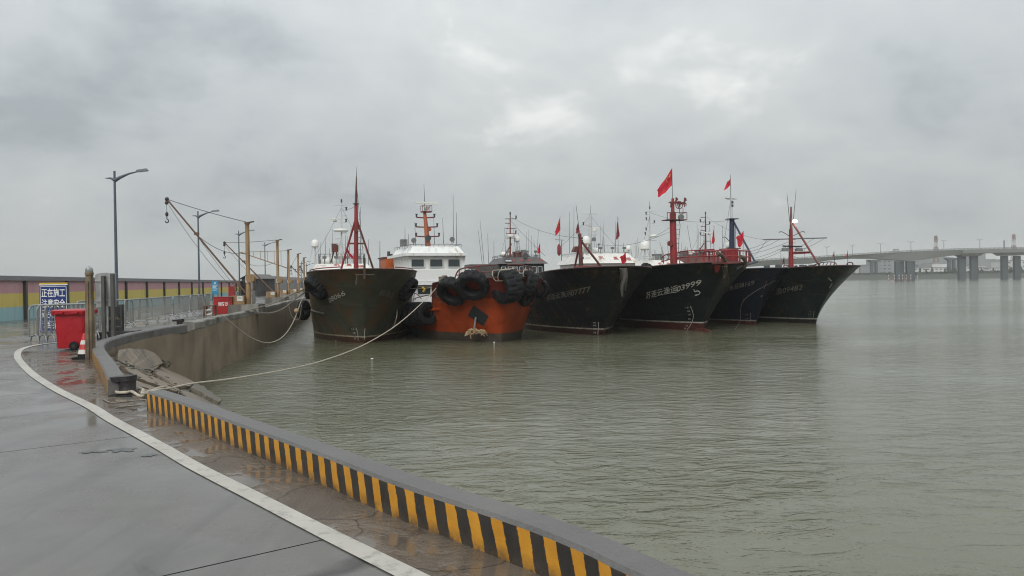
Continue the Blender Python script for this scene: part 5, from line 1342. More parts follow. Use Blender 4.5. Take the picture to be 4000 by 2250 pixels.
b3.roof_rail(1008 - 12, 'steel_grey', 8, 4)
b3.searchlight(2053, 998, 20.6, .26, mt='cabin_grey')
b3.nav_mast(1993, 838, 1010, 22, 'boat_red_dull', ((855, 1973, 2016, 'r'), (872, 1973, 1994, None), (892, 1974, 2017, None), (913, 1976, 2015, 'r'), (930, 1976, 2012, None)), radar=(('dome', 1995, 926, .38),))
b3.tube((1998, 952), (1965, 1010), 22, .06, 'boat_red_dull', 'mast_stay'); b3.dome(2019, 917, 944, 22.5, 1008)
b3.aerials(((1884, 1030, 1868, 900), (1891, 1030, 1875, 860), (1909, 1030, 1905, 912), (1930, 1020, 1929, 945), (2075, 1010, 2075, 918), (1975, 1012, 1974, 960), (2030, 1010, 2029, 950)), 23)
lw = MB().box(h['x0'] - 2.6, h['x0'] + .25, 21, 26, 2.3, b3.loc(1900, 1032, 21).z).build('side_cabin', 'cabin_grey', b3.root, smooth=False)
flag('flag', ((2109, 948), (2111, 988), (2103, 992), (2100, 975)), 68, 'small red flag on the dark cabin roof of the 07777 trawler', 'flag_red', pole=((2109, 946), (2108, 1010)), wave=.05)
flag('flag', ((2258, 867), (2263, 910), (2253, 913), (2249, 899)), 50.6, 'dark ragged flag on the whip of the short red tripod mast', 'flag_dull', wave=.05)
flag('flag', ((2443, 988), (2447, 1018), (2436, 1034), (2420, 1006)), 45.6, 'bright red flag bunched at the bow of the 07777 trawler', 'flag_red', wave=.08, pole=((2443, 984), (2446, 1045)))
tyre(aty(2182, 1095, 51.5), ax(-.75, -.6, -.25), .68, 'tyre on the black 07777 hull beside the tug', 1.1)
b3.clutter(3, 'boat_red_dull'); b3.rig((((1993, 845), 22, (1955, 1000), 21, .1), ((1993, 845), 22, (2266, 930), 1.6, .4), ((1993, 860), 22, (2130, 1000), 21, .1)))
# ================================================================== boat 4: 03999
b4 = Boat('fishing_boat', 'black-green trawler lettered 03999 with a thick red mast topped by horse figures', 'boat', (2742, 1292), (2838, 1024), 12.5, 3.75, 3.4, 33, Ed=5.4, Ew=11, drop=.5)
b4.hull(MATS['hull_blackgreen'], 'gun_dark')
b4.name_text('苏连云渔运', (2524, 1166), (2648, 1138), 30, -1, 'name_white', .012)
b4.name_text('03999', (2645, 1139), (2738, 1112), 30, -1, 'name_white', .014)
b4.mark(((2711, 1130), (2713, 1139), (2726, 1136), (2734, 1143), (2728, 1150), (2715, 1153)), -1, .03, 'name_white')
b4.name_text('999', (2792, 1146), (2848, 1100), 16, 1, 'name_faint')
b4.draft_marks(((2698, 1196), (2706, 1215), (2708, 1235), (2704, 1255), (2694, 1275), (2684, 1288)), -1, 'name_white', 7)
b4.strake(6.8, 13, 1.6, 1.4, -1, .07, 'hull_teal')
mat('bulb_red', (.085, .026, .02), .4, var=.3, scale=3, bump=.2)
bl = MB()
for_b = [(.02, -1.5), (.13, -1.45), (.25, -1.2), (.34, -.6), (.40, .3), (.40, 2.2)]
bl.lathe([(r, y) for r, y in for_b], 14, (0, .1, -.16), 'y').build('bulbous_bow', 'bulb_red', b4.root)
m0 = b4.loc(2632, 1028, 4.2); m1 = b4.loc(2628, 832, 4.2)
mo = MB().path([m0 + Vector((0, 0, -.4)), m1], .27, 16, r1=.23).build('bow_mast', 'boat_red', b4.root)
MB().tube(m1, b4.loc(2628, 775, 4.2), .14, .10, 12).build('mast_head', 'boat_red', mo)
pf = b4.loc(2634, 858, 4.2); MB().box(pf.x - .75, pf.x + .85, 3.8, 4.8, pf.z - .06, pf.z).build('mast_platform', 'boat_red_dull', mo)
for dx in (-.73, -.3, .35, .83): MB().tube((pf.x + dx, 3.82, pf.z), (pf.x + dx, 3.82, pf.z + .5), .025, n=5).build('platform_post', 'boat_red_dull', mo)
MB().path([(pf.x - .73, 3.82, pf.z + .5), (pf.x + .83, 3.82, pf.z + .5), (pf.x + .83, 4.7, pf.z + .5)], .025, 5).build('platform_rail', 'boat_red_dull', mo)
b4.searchlight(2660, 848, 3.7, .22, mo); b4.searchlight(2617, 951, 3.9, .2, mo, 'boat_red_dull')
for k in range(9):
    q = b4.loc(2643, 1005 - k * 18, 4.0); MB().beam(q, q + Vector((.22, 0, 0)), .03, .03).build('mast_step', 'boat_red_dull', mo)
MB().path([b4.loc(*q, 4.2) for q in ((2648, 1020), (2652, 930), (2657, 880), (2653, 862))], .02, 5).build('mast_cable', 'aerial', mo)
HORSE = [(-.34, -.30), (-.28, -.05), (-.34, .06), (-.46, .02), (-.42, .12), (-.30, .16), (-.05, .12), (.10, .18), (.16, .36), (.10, .36), (.17, .42), (.12, .45), (.20, .50), (.30, .44), (.36, .26),
         (.30, .24), (.26, .30), (.24, .10), (.34, .02), (.30, -.16), (.25, -.15), (.27, 0), (.18, -.02), (.20, -.2), (.15, -.24), (.11, -.03), (-.12, -.02), (-.20, -.12), (-.24, -.3)]
def horse(px, py, sc, yl):
    c = b4.loc(px, py, yl); MB().prism([c + Vector((x * sc, 0, z * sc)) for x, z in HORSE], (0, .05, 0)).build('horse_figure', 'boat_red_dull', mo, smooth=False)
horse(2633, 795, .95, 4.05); horse(2666, 797, 1.0, 4.25)
q = b4.loc(2653, 801, 4.15); MB().path([q + Vector((.28 * math.cos(R(t_)), 0, .28 * math.sin(R(t_)))) for t_ in range(0, 360, 20)], .03, 6, closed=True).build('wheel_ring', 'boat_red_dull', mo)
for t_ in range(0, 180, 45): MB().tube(q + Vector((.27 * math.cos(R(t_)), 0, .27 * math.sin(R(t_)))), q - Vector((.27 * math.cos(R(t_)), 0, .27 * math.sin(R(t_)))), .015, n=5).build('wheel_spoke', 'boat_red_dull', mo)
for x in (2654, 2668): b4.tube((x, 812), (x, 836), 4.2, .025, 'boat_red_dull', 'figure_post', parent=mo)
flag('flag', ((2625, 657), (2627, 724), (2577, 771), (2566, 745)), aty(2627, 760, 1).y * 0 + b4.w(m1).y, 'large red flag with yellow stars flying above the thick red mast', 'flag_red', True, ((2625, 654), (2627, 780)), .12)
# bow platform rails
pix = lambda bt, pts, yls, r, name, parent=None, mt='boat_red': pix_rail(bt, pts, yls, r, mt, name, parent)
r1_ = pix(b4, ((2587, 1025), (2592, 999), (2650, 985), (2720, 978), (2790, 974)), (5.5, 5.3, 4.0, 2.5, .6), .045, 'bow_rail')
pix(b4, ((2584, 1022), (2650, 1007), (2740, 1001), (2800, 998)), (5.5, 4, 1.8, 0), .04, 'mid_rail', r1_)
for i in range(7):
    k = i / 6; x = 2592 + k * 190; yl_ = 5.2 - 4.6 * k; b4.tube((x, 1000 - 26 * k ** .5), (x, 1030), yl_, .04, 'boat_red', 'rail_post', parent=r1_)
r2_ = pix(b4, ((2748, 1020), (2749, 985), (2790, 980), (2840, 977), (2875, 978), (2900, 980), (2926, 984), (2932, 1022)), (-1.6, -1.6, -2.6, -3.1, -3.1, -2.6, -1.4, -1.0), .05, 'bow_rail')
pix(b4, ((2748, 1001), (2800, 1000), (2850, 1001), (2900, 1002), (2930, 1004)), (-1.6, -2.8, -3.1, -2.6, -1.2), .045, 'mid_rail', r2_)
for x, yl_ in ((2770, -2.0), (2790, -2.6), (2804, -2.8), (2836, -3.1), (2862, -3.1), (2890, -2.8), (2915, -1.8), (2926, -1.4)): b4.tube((x, 979), (x, 1026), yl_, .055, 'boat_red', 'rail_post', parent=r2_)
q = b4.loc(2851, 1026, -1.2); MB().box(q.x - .35, q.x + .42, -1.6, -.6, q.z - .1, b4.loc(2851, 975, -1.2).z).build('windlass_housing', 'boat_red', b4.root)
q2 = b4.loc(2850, 974, -1.2); MB().box(q.x - .42, q.x + .55, -1.7, -.5, q2.z, q2.z + .06).build('housing_cap', 'boat_red_dull', b4.root)
b4.tube((2782, 1029), (2895, 1028), -3.75, .05, 'boat_red_dull', 'stem_bar')
for x0, y0_, x1, y1_, sd in ((2789, 1034, 2815, 1062, -1), (2884, 1034, 2914, 1062, 1)):
    hull_patch(b4, ((x0, y0_), (x1, y0_), (x1 - 4, y1_), (x0 + 4, y1_)), sd, 'anchor_red', 'hawse_plate', .05, 4)
for k, pts in enumerate((((2802, 990), (2822, 1000), (2834, 1022), (2836, 1050), (2828, 1085)), ((2892, 1003), (2905, 1010), (2912, 1026), (2908, 1050)))):
    MB().path(catmull([b4.loc(x, y, -4.2 + .25 * i) for i, (x, y) in enumerate(pts)], 4), .14, 8, r1=.09).build('anchor_arm', 'net_brown', b4.root)
for k in range(6):
    x = 2822 + k * 4; MB().path(catmull([b4.loc(x + 3 * math.sin(i + k), 1040 + i * 17, -4.15 + .45 * i) for i in range(5)], 3), .03, 5).build('hanging_rope', 'net_brown', b4.root)
MB().path(catmull([b4.loc(x, y, yl_) for (x, y), yl_ in zip(((2876, 1050), (2912, 1036), (2958, 1022)), (-3.8, -3.4, -2.2))], 4), .07, 6).build('fender_pole', 'cabin_black', b4.root)
# house of boat 4
b4.house(20, 2270, 2498, 990, 1028, 2.3, 8.5, 'boat_white', 'boat_white', slope=1.1, side_in=.7)
b4.motto('一帆風順', ((2296, 1008), (2349, 1006), (2405, 1008), (2456, 1012)), .52)
h = b4.h; b4.windows([(h['x0'] + .7 + i * 1.05, h['x0'] + 1.45 + i * 1.05) for i in range(4)], h['ze'] - 1.0, h['ze'] - .35)
b4.windows([(h['yl'] + .9 + i * 1.7, h['yl'] + 1.8 + i * 1.7) for i in range(4)], h['ze'] - 1.25, h['ze'] - .3, 'side')
b4.roof_rail(984, 'mast_white', 8, 6)
b4.nav_mast(2306, 838, 992, 22, 'mast_white', ((836, 2276, 2334, None), (856, 2306, 2318, None), (880, 2279, 2304, 'l'), (919, 2294, 2330, None)), r=.22, r1=.13, top_lamp=False, radar=(('bar', 2320, 893, .55), ('dome', 2320, 904, .22)))
b4.searchlight(2320, 935, 21.6, .2); b4.searchlight(2338, 955, 21.2, .1, stand=985)
b4.dome(2290, 919, 955, 21.0, 995)
b4.aerials(((2306, 838, 2306, 802), (2361, 985, 2359, 925), (2224, 990, 2224, 826), (2241, 985, 2242, 806), (2405, 985, 2404, 865), (2436, 985, 2436, 948)), 23)
for x, y in ((2194, 975),): b4.tube((x, 1020), (x, 940), 25, .045, 'steel_grey', 'aerial_post', parent=None)
b4.tube((2168, 936), (2203, 938), 25, .03, 'steel_grey', 'yard'); q = b4.loc(2184, 975, 25); MB().lathe([(.1, -.6), (.2, -.4), (.2, .3), (.08, .55)], 10, q).build('furled_flag', 'flag_dull', b4.root)
q = b4.loc(2252, 985, 22); MB().prism([(q.x - .45, 21.6, q.z), (q.x + .45, 21.6, q.z), (q.x + .45, 21.6, q.z + .5), (q.x - .2, 21.6, q.z + .55)], (0, .8, 0)).build('deck_box', 'boat_red_dull', b4.root)
flag('flag', ((2188, 846), (2189, 899), (2172, 921), (2167, 908)), 75, 'red starred flag on the short post at the white wheelhouse stern corner', 'flag_red', True, ((2188, 845), (2184, 1000)), .10)
flag('flag', ((2413, 848), (2420, 924), (2409, 937), (2407, 914)), 71, 'narrow dark red flag hanging over the white wheelhouse roof', 'flag_dull', pole=((2413, 846), (2415, 990)), wave=.12)
b4.clutter(4); b4.rig((((2306, 840), 22, (2405, 960), 23, .1), ((2628, 900), 4.2, (2340, 955), 22, .5), ((2306, 842), 22, (2195, 960), 25, .1), ((2628, 880), 4.2, (2538, 930), 12, .1)))
# ================================================================== boat 5: navy 08169
b5 = Boat('fishing_boat', 'navy trawler numbered 08169 half hidden behind the 03999 bow with a dark blue mast', 'boat', (2951, 1268), (3023, 1047), 12.5, 3.5, 3.3, 33, Ed=5.0, Ew=11, drop=.45)
b5.hull(MATS['hull_navy'], 'cabin_black')
b5.name_text('苏连云渔运08169', (2800, 1148), (2946, 1112), 24, -1, 'name_faint', .006)
b5.draft_marks(((2932, 1222), (2931, 1245), (2929, 1262)), -1, 'name_faint', 3)
hull_patch(b5, ((3000, 1095), (3028, 1092), (3026, 1108), (3002, 1112)), -1, 'rust_steel', 'hawse_plate', .03, 4)
for x in (2999, 3026): b5.mark(((x, 1100), (x, 1115), (x + 1, 1132)), -1 if x < 3010 else 1, .03, 'rust_steel', 'rust_run')
b5.mark(((2995, 1166), (3002, 1163), (3010, 1166)), -1, .05, 'name_faint')
b5.tube((2859, 1030), (2859, 857), 4.5, .24, 'mast_navy', 'bow_mast', .20, n=14)
q = b5.loc(2859, 857, 4.5); MB().box(q.x - .4, q.x + .4, 4.1, 4.9, q.z, q.z + .06).build('mast_cap', 'mast_navy', b5.root)
b5.tube((2858, 857), (2855, 775), 4.5, .13, 'mast_white', 'upper_mast', .07); b5.tube((2855, 780), (2853, 682), 4.5, .035, 'steel_grey', 'mast_whip', .02)
b5.tube((2833, 774), (2879, 776), 4.5, .05, 'mast_white', 'yard'); b5.tube((2836, 776), (2855, 782), 4.5, .03, 'mast_white', 'yard_brace'); b5.tube((2877, 777), (2857, 782), 4.5, .03, 'mast_white', 'yard_brace')
for y in (795, 808): q = b5.loc(2861, y, 4.4); MB().lathe([(0, 0), (.09, 0), (.09, .2), (0, .2)], 8, q).build('signal_lamp', 'aerial', b5.root)
b5.tube((2866, 866), (2951, 1026), 4.4, .08, 'mast_navy', 'mast_stay', yl1=1.0)
b5.tube((2868, 880), (2868, 1010), 4.4, .025, 'mast_navy', 'ladder_rail'); b5.tube((2872, 880), (2872, 1010), 4.4, .025, 'mast_navy', 'ladder_rail')
pix_rail(b5, ((2822, 928), (2832, 926), (2845, 938), (2855, 948)), (4.4,) * 4, .03, 'aerial', 'lamp_arm'); b5.dome(2845, 946, 968, 5.5, 990)
flag('flag', ((2853, 698), (2853, 725), (2828, 746), (2839, 713)), b5.w((0, 4.5, 0)).y, 'small red flag at the top of the dark blue mast', 'flag_red', wave=.06)
flag('flag', ((2904, 905), (2901, 953), (2890, 969), (2874, 929)), b5.w((0, 2.5, 0)).y, 'bright red square flag on a low pole beside the dark blue mast', 'flag_red', pole=((2904, 902), (2902, 1020)), wave=.07)
MB().path(b5.rail_line(-6, -3, .2), .03, 6).build('bow_rail', 'boat_red_dull', b5.root); MB().path(b5.rail_line(.5, 4, .22), .035, 6).build('bow_rail', 'boat_red_dull', b5.root)
b5.house(20, 2535, 2690, 1015, 1040, 2.3, 7, 'boat_white', 'boat_white', slope=1.0, side_in=.6)
b5.motto('帆風', ((2580, 1030), (2612, 1030)), .45); b5.roof_rail(1000, 'mast_white', 7, 4)
b5.nav_mast(2538, 815, 1012, 22, 'mast_white', ((827, 2523, 2556, None), (839, 2524, 2538, 'l'), (860, 2525, 2538, 'l'), (872, 2530, 2556, 'r'), (900, 2524, 2538, 'l'), (918, 2521, 2538, 'l'), (940, 2538, 2565, None)), r=.10, radar=(('dome', 2554, 926, .5),))
b5.dome(2519, 936, 977, 21, 1012); b5.dome(2455, 957, 978, 21, 1005)
b5.aerials(((2538, 815, 2537, 785), (2484, 1005, 2484, 940), (2489, 1005, 2487, 960), (2598, 1010, 2576, 945), (2562, 1005, 2562, 975), (2611, 1005, 2611, 980), (2588, 1005, 2586, 960)), 22)
b5.clutter(5); b5.rig((((2538, 830), 22, (2857, 860), 4.5, .5), ((2538, 840), 22, (2500, 1000), 21, .1), ((2855, 776), 4.5, (2820, 1000), 4.5, .0)))
# ================================================================== boat 6: 09482, lit lamp
b6 = Boat('fishing_boat', 'outermost dark teal trawler numbered 09482 with a lit lamp on its red mast', 'boat', (3188, 1264), (3301, 1037), 12.5, 3.6, 3.4, 33, Ed=5.0, Ew=12, drop=.5)
b6.hull(MATS['hull_teal'], 'gun_dark')
b6.name_text('渔09482', (3030, 1150), (3133, 1130), 28, -1, 'name_faint', .008)
b6.draft_marks(((3180, 1215), (3178, 1235), (3174, 1250)), -1, 'name_faint', 4)
b6.mark(((3236, 1086), (3242, 1092), (3247, 1096)), -1, .05, 'name_faint'); b6.mark(((3255, 1110), (3252, 1120), (3254, 1132)), -1, .04, 'rope_grey', 'rope_scrap')
b6.tube((3090, 1052), (3089, 895), 6.0, .22, 'boat_red', 'bow_mast', .15, n=14); b6.tube((3090, 895), (3090, 808), 6.0, .12, 'boat_red_dull', 'mast_head', .06)
b6.aerials(((3085, 868, 3074, 756), (3098, 868, 3110, 741)), 6.0, r=.03)
b6.tube((3097, 872), (3202, 1040), 6.0, .085, 'boat_red_dull', 'mast_stay', yl1=2.2); b6.tube((3098, 987), (3166, 984), 6, .06, 'boat_red', 'stay_brace', yl1=4.2); b6.tube((3098, 992), (3164, 988), 6, .04, 'boat_red', 'stay_brace', yl1=4.2)
b6.tube((2981, 936), (3229, 929), 6.0, .05, 'steel_grey', 'cross_boom')
b6.tube((3057, 961), (3132, 963), 5.8, .06, 'cabin_black', 'lamp_bar')
for x in (3068, 3121):
    q = b6.loc(x, 976, 5.8); MB().hexa([(q.x - .3, 5.6, q.z - .12), (q.x + .3, 5.6, q.z - .12), (q.x + .3, 6, q.z - .12), (q.x - .3, 6, q.z - .12)], [(q.x - .22, 5.65, q.z + .15), (q.x + .22, 5.65, q.z + .15), (q.x + .22, 5.95, q.z + .15), (q.x - .22, 5.95, q.z + .15)]).build('flood_lamp', 'steel_grey', b6.root)
    b6.tube((x, 962), (x, 972), 5.8, .03, 'steel_grey', 'lamp_hanger')
for p_ in (((3088, 925), (3060, 908), (3048, 905), (3044, 909)), ((3098, 922), (3125, 908), (3138, 904), (3142, 909))):
    pix_rail(b6, p_, (6,) * 4, .03, 'aerial', 'lamp_arm')
q = b6.loc(3105, 864, 5.6); MB().ball(q, .24, .10, .14, 14, 8).build('lit_lamp', 'lamp_lit', b6.root)
b6.tube((3094, 864), (3101, 864), 5.8, .05, 'aerial', 'lamp_bracket')
for (x0, y0_, x1, y1_) in ((2995, 937, 2935, 1008), (3010, 937, 2905, 975), (3045, 936, 2900, 990), (3080, 945, 2890, 1000), (3085, 955, 2930, 1012), (3080, 965, 2950, 1018), (3220, 931, 3095, 985), (3180, 931, 3095, 970)):
    P_ = sag(b6.loc(x0, y0_, 6), b6.loc(x1, y1_, 12 if x1 < 3000 else 6), .15); MB().path(P_, .014, 4).build('rigging_line', 'cable', b6.root)
for i in range(9): q = b6.loc(3098, 1040 - i * 13, 5.9); MB().beam(q, q + Vector((.25, 0, 0)), .03, .03).build('mast_step', 'boat_red_dull', b6.root)
r_ = pix_rail(b6, ((3160, 1045), (3205, 1026), (3256, 1024), (3270, 1038)), (3.5, 1.5, -1.2, -1.8), .04, 'boat_red_dull', 'bow_rail')
for k in range(5):
    xa = 3196 + k * 14; MB().tube(b6.loc(xa, 1043, 1.5 - .6 * k), b6.loc(xa + 9, 1026, 1.2 - .6 * k), .03, n=5).build('rail_strut', 'boat_red_dull', r_)
pix_rail(b6, ((3308, 1036), (3312, 1026), (3328, 1026), (3332, 1034)), (-3.2, -3.2, -2.8, -2.6), .04, 'boat_red_dull', 'stem_rail')
pix_rail(b6, ((3060, 1046), (3065, 1036), (3100, 1038), (3106, 1046)), (8, 8, 7, 7), .035, 'boat_red_dull', 'side_rail')
q = b6.loc(3135, 1044, 5); MB().path([q + Vector((.55 * math.cos(R(t_)), .4 * math.sin(R(t_)), .1 * math.sin(R(t_ * 3)))) for t_ in range(0, 720, 30)], .09, 7).build('rope_heap', 'cabin_black', b6.root)
flag('pennant', ((3258, 982), (3258, 1003), (3254, 1003), (3255, 990)), b6.w((0, -.8, 0)).y, 'small red pennant on the pole by the 09482 bow rail', 'flag_red', pole=((3258, 980), (3260, 1036)), wave=.03)
flag('pennant', ((3311, 981), (3311, 1003), (3307, 1004), (3308, 992)), b6.w((0, -3, 0)).y, 'small red pennant on the pole at the very tip of the 09482 bow', 'flag_red', pole=((3311, 979), (3312, 1034)), wave=.03)
flag('pennant', ((3062, 1005), (3064, 1022), (3058, 1036), (3057, 1018)), b6.w((0, 9, 0)).y, 'dark red pennant at the foot of the lit red mast', 'flag_dull', pole=((3062, 1000), (3066, 1045)), wave=.03)
b6.house(21, 2700, 2830, 1000, 1035, 2.3, 7, 'boat_white', 'boat_red_dull', slope=.6, side_in=.3); b6.roof_rail(985, 'boat_red_dull', 7, 4)
b6.nav_mast(2756, 836, 1000, 22, 'boat_red_dull', ((849, 2737, 2757, None), (867, 2736, 2757, 'l'), (876, 2757, 2772, 'r'), (884, 2737, 2757, None), (900, 2738, 2757, None), (919, 2737, 2757, 'l'), (942, 2748, 2778, None)), r=.13, radar=(('bar', 2770, 911, .6),))
b6.tube((2750, 950), (2728, 985), 22, .06, 'boat_red_dull', 'mast_stay')
b6.aerials(((2702, 985, 2684, 878), (2723, 985, 2723, 872), (2778, 985, 2770, 880), (2822, 985, 2822, 880), (2685, 990, 2685, 966), (2812, 985, 2812, 965), (2678, 985, 2678, 960)), 22)
flag('flag', ((2789, 883), (2792, 946), (2782, 955), (2781, 934)), 77, 'narrow red flag beside the dark red signal mast', 'flag_red', pole=((2789, 881), (2788, 985)), wave=.08)
tyre(aty(2528, 1052, 56), ax(-.5, -.5, -.7), .55, 'tyre lying on the deck edge between the 07777 and 03999 trawlers', 1.0)

b6.clutter(6, 'boat_red_dull'); b6.rig((((2756, 845), 22, (2980, 936), 6, .4), ((2756, 850), 22, (2700, 985), 21.5, .1)))
# mooring lines of the trawlers
Qa = Vector((C_OUT[3].x - .1, C_OUT[3].y, .28))
B_ = aty(1190, 1142, 45)
rope('mooring_rope', [Qa] + rope_pts(((1060, 1187), (1120, 1159), (1165, 1140)), Qa, B_) + [aty(1186, 1130, 45)], .035, 'rope_grey', 'upper taut rope from the quay coping to the green trawler', 8)
rope('mooring_rope', [Qa] + rope_pts(((1020, 1222), (1060, 1222), (1105, 1206), (1150, 1172)), Qa, B_) + [B_], .035, 'rope_grey', 'sagging rope from the quay coping to the green trawler', 8)
Qc = onz(868, 1234, .28); Bc = aty(1190, 1150, 44.5)
fl = [onz(835, 1238, .03), onz(850, 1236, .27), Qc]
mids = rope_pts(((905, 1262), (940, 1291), (985, 1321), (1035, 1338), (1078, 1332), (1112, 1308), (1140, 1268), (1160, 1222), (1175, 1180)), Qc, Bc)
rope('mooring_rope', fl + mids + [Bc], .022, 'rope', 'thin slack rope hanging over the quay wall to the green trawler with a knot', 8)
b = MB(); kc = mids[-2] + Vector((-.02, -.03, .12)); b.ball(kc, .15, .15, .15, 12, 8)
tag(b.build('rope_knot', 'frayed_rope'), 'frayed rope knot on the thin slack mooring rope', 'knot')
rope('slack_rope', [aty(1128, 1195, 44), aty(1140, 1235, 44), aty(1160, 1250, 44), aty(1172, 1235, 44.2), aty(1178, 1190, 44.4)], .018, 'rope_grey', 'small rope loop against the dark quay wall by the green trawler', 6)
rope('hanging_rope', [b1.w(b1.hp(*b1.hull_at(1548, 1210, 1), 1)) + Vector((.05, -.05, 0)), aty(1550, 1235, 43.2), aty(1540, 1270, 43.2), aty(1536, 1283, 43.2)], .025, 'rope_grey', 'frayed rope end hanging off the green trawler bow', 5)
Vb = aty(1690, 1123, 46); rope('side_line', [aty(1565, 1130, 45.5), aty(1610, 1127, 45.6), aty(1650, 1127, 45.8), Vb], .03, 'rope_grey', 'line with a yellow rag from the green trawler to the tug', 5)
MB_ = MB().path(catmull([aty(1648, 1122, 45.6), aty(1658, 1130, 45.6), aty(1652, 1140, 45.6)], 4), .07, 6); tag(MB_.build('yellow_rag', 'sign_yellow'), 'yellow rag knotted on the line beside the tug window', 'rag')
rope('hanging_rope', [b5.w(b5.hp(.2, 3.4, 1)) + Vector((.05, -.1, 0)), aty(2908, 1170, 53), aty(2890, 1255, 53), aty(2866, 1290, 52.4), aty(2845, 1300, 52)], .008, 'rope_grey', 'thin line trailing into the water from the navy bow', 6)
for i, (px, py, r_, lb) in enumerate(((1930, 1340, .05, 'round white float at the orange tug stem'), (1453, 1404, .055, 'white foam block drifting below the green trawler'), (1312, 1333, .03, 'tiny white speck of foam beside the green trawler waterline'))):
    c = onz(px, py, WZ); tag(MB().ball(c + Vector((0, 0, .03)), r_ * (1.0 if i != 1 else 1.3), r_, r_ * (1 if i == 0 else .5), 10, 6).build('foam_float', 'foam_float'), lb, 'float')
# ================================================================== far bridge, bank and town
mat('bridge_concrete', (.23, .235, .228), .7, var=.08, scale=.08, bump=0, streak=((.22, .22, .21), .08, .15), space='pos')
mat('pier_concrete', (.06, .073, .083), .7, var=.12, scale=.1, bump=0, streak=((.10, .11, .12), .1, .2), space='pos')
mat('bank_green', (.055, .06, .05), .9, var=.3, scale=.15, bump=0, space='pos')
mat('town_white', (.55, .55, .53), .7, var=.08, scale=.1, bump=0, space='pos')
mat('town_grey', (.22, .23, .235), .7, var=.12, scale=.1, bump=0, space='pos')
mat('town_blue', (.16, .22, .27), .6, var=.1, bump=0)
mat('town_window', (.06, .07, .08), .3, var=.1, bump=0)
mat('tower_red', (.19, .085, .075), .6, var=.1, bump=0)
mat('tower_white', (.55, .54, .52), .6, var=.1, bump=0)
mat('far_tree', (.04, .05, .038), .9, var=.3, scale=.5, bump=0)
mat('far_hill', (.09, .105, .10), .9, var=.1, scale=.01, bump=0, space='pos')
BY = 530.0
def zB(px, py): return aty(px, py, BY)
sec = [(2700, 1038, 1056), (2900, 1022, 1044), (2960, 1019, 1040), (3030, 1015, 1034), (3100, 1011, 1032), (3155, 1008.5, 1031), (3220, 1004, 1019), (3300, 999, 1012), (3340, 996, 1010), (3420, 991, 1011), (3500, 986.5, 1017), (3545, 984, 1019), (3590, 982, 1016),
       (3650, 980, 1006), (3700, 978, 1000), (3738, 977, 997.5)]
sec2 = [(3738, 977, 991.5), (3900, 973.5, 988), (4050, 971, 985.5), (4300, 968, 982)]
BR = empty('road_bridge', zB(3545, 1085) * 1.0, 0, 'long pale concrete road bridge crossing the estuary behind the outermost trawler', 'bridge'); BO = BR.location.copy()
def girder(sec_, name, y0, y1, tap):
    b = MB(); vs = []
    for px, a, c in sec_:
        T, Bt = zB(px, a) - BO, zB(px, c) - BO
        vs += [(T.x, y0, T.z), (T.x, y1, T.z), (Bt.x, y1 - tap, Bt.z), (Bt.x, y0 + tap, Bt.z)]
    n = len(sec_); fs = [(4*i+j, 4*(i+1)+j, 4*(i+1)+(j+1) % 4, 4*i+(j+1) % 4) for i in range(n - 1) for j in range(4)] + [(3, 2, 1, 0), tuple(4*(n-1)+j for j in range(4))]
    return b.add(vs, fs).build(name, 'bridge_concrete', BR, smooth=False)
girder(sec, 'haunched_girder', -7, 7, 2.6); girder(sec2, 'approach_girder', -7.3, 7.3, .8)
allsec = sec + sec2[1:]
def deck_z(px):
    for (a, b_) in zip(allsec, allsec[1:]):
        if a[0] <= px <= b_[0]: return a[1] + (b_[1] - a[1]) * (px - a[0]) / (b_[0] - a[0])
    return allsec[-1][1]
b = MB()
for px in range(2705, 4290, 5):
    q = zB(px, deck_z(px)) - BO; b.box(q.x - .22, q.x + .22, -7.2, -6.9, q.z - .1, q.z + .85)
o = b.build('parapet_posts', 'bridge_concrete', BR, smooth=False); o['kind'] = 'stuff'
b = MB()
for y_ in (-7.15, -6.95):
    P_ = [zB(px, deck_z(px)) - BO + Vector((0, y_, .95)) for px in range(2705, 4290, 40)]
    MB().path(P_, .12, 5).build('parapet_rail', 'bridge_concrete', BR) if y_ < -7.1 else None
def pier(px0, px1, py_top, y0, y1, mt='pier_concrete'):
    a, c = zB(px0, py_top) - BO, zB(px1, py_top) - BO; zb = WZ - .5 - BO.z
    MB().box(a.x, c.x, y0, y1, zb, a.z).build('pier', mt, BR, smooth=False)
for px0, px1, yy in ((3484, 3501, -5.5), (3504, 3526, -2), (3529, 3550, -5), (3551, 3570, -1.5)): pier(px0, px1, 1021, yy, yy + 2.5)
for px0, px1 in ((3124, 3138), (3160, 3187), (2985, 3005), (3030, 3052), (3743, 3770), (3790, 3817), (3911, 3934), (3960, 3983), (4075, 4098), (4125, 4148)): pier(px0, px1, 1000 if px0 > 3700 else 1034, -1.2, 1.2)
for px0, px1 in ((3737, 3825), (3896, 3995), (4060, 4160)):
    a, c = zB(px0, 990) - BO, zB(px1, 990) - BO; zt = deck_z((px0 + px1) / 2); z1 = (zB(px0, zt + 15.2) - BO).z; z0 = z1 - 2.0
    MB().hexa([(a.x + 2, -4, z0), (c.x - 2, -4, z0), (c.x - 2, 4, z0), (a.x + 2, 4, z0)], [(a.x, -6, z1), (c.x, -6, z1), (c.x, 6, z1), (a.x, 6, z1)]).build('pier_cap', 'bridge_concrete', BR, smooth=False)
names_ = ('first', 'second', 'third', 'fourth', 'fifth', 'sixth', 'seventh', 'eighth')
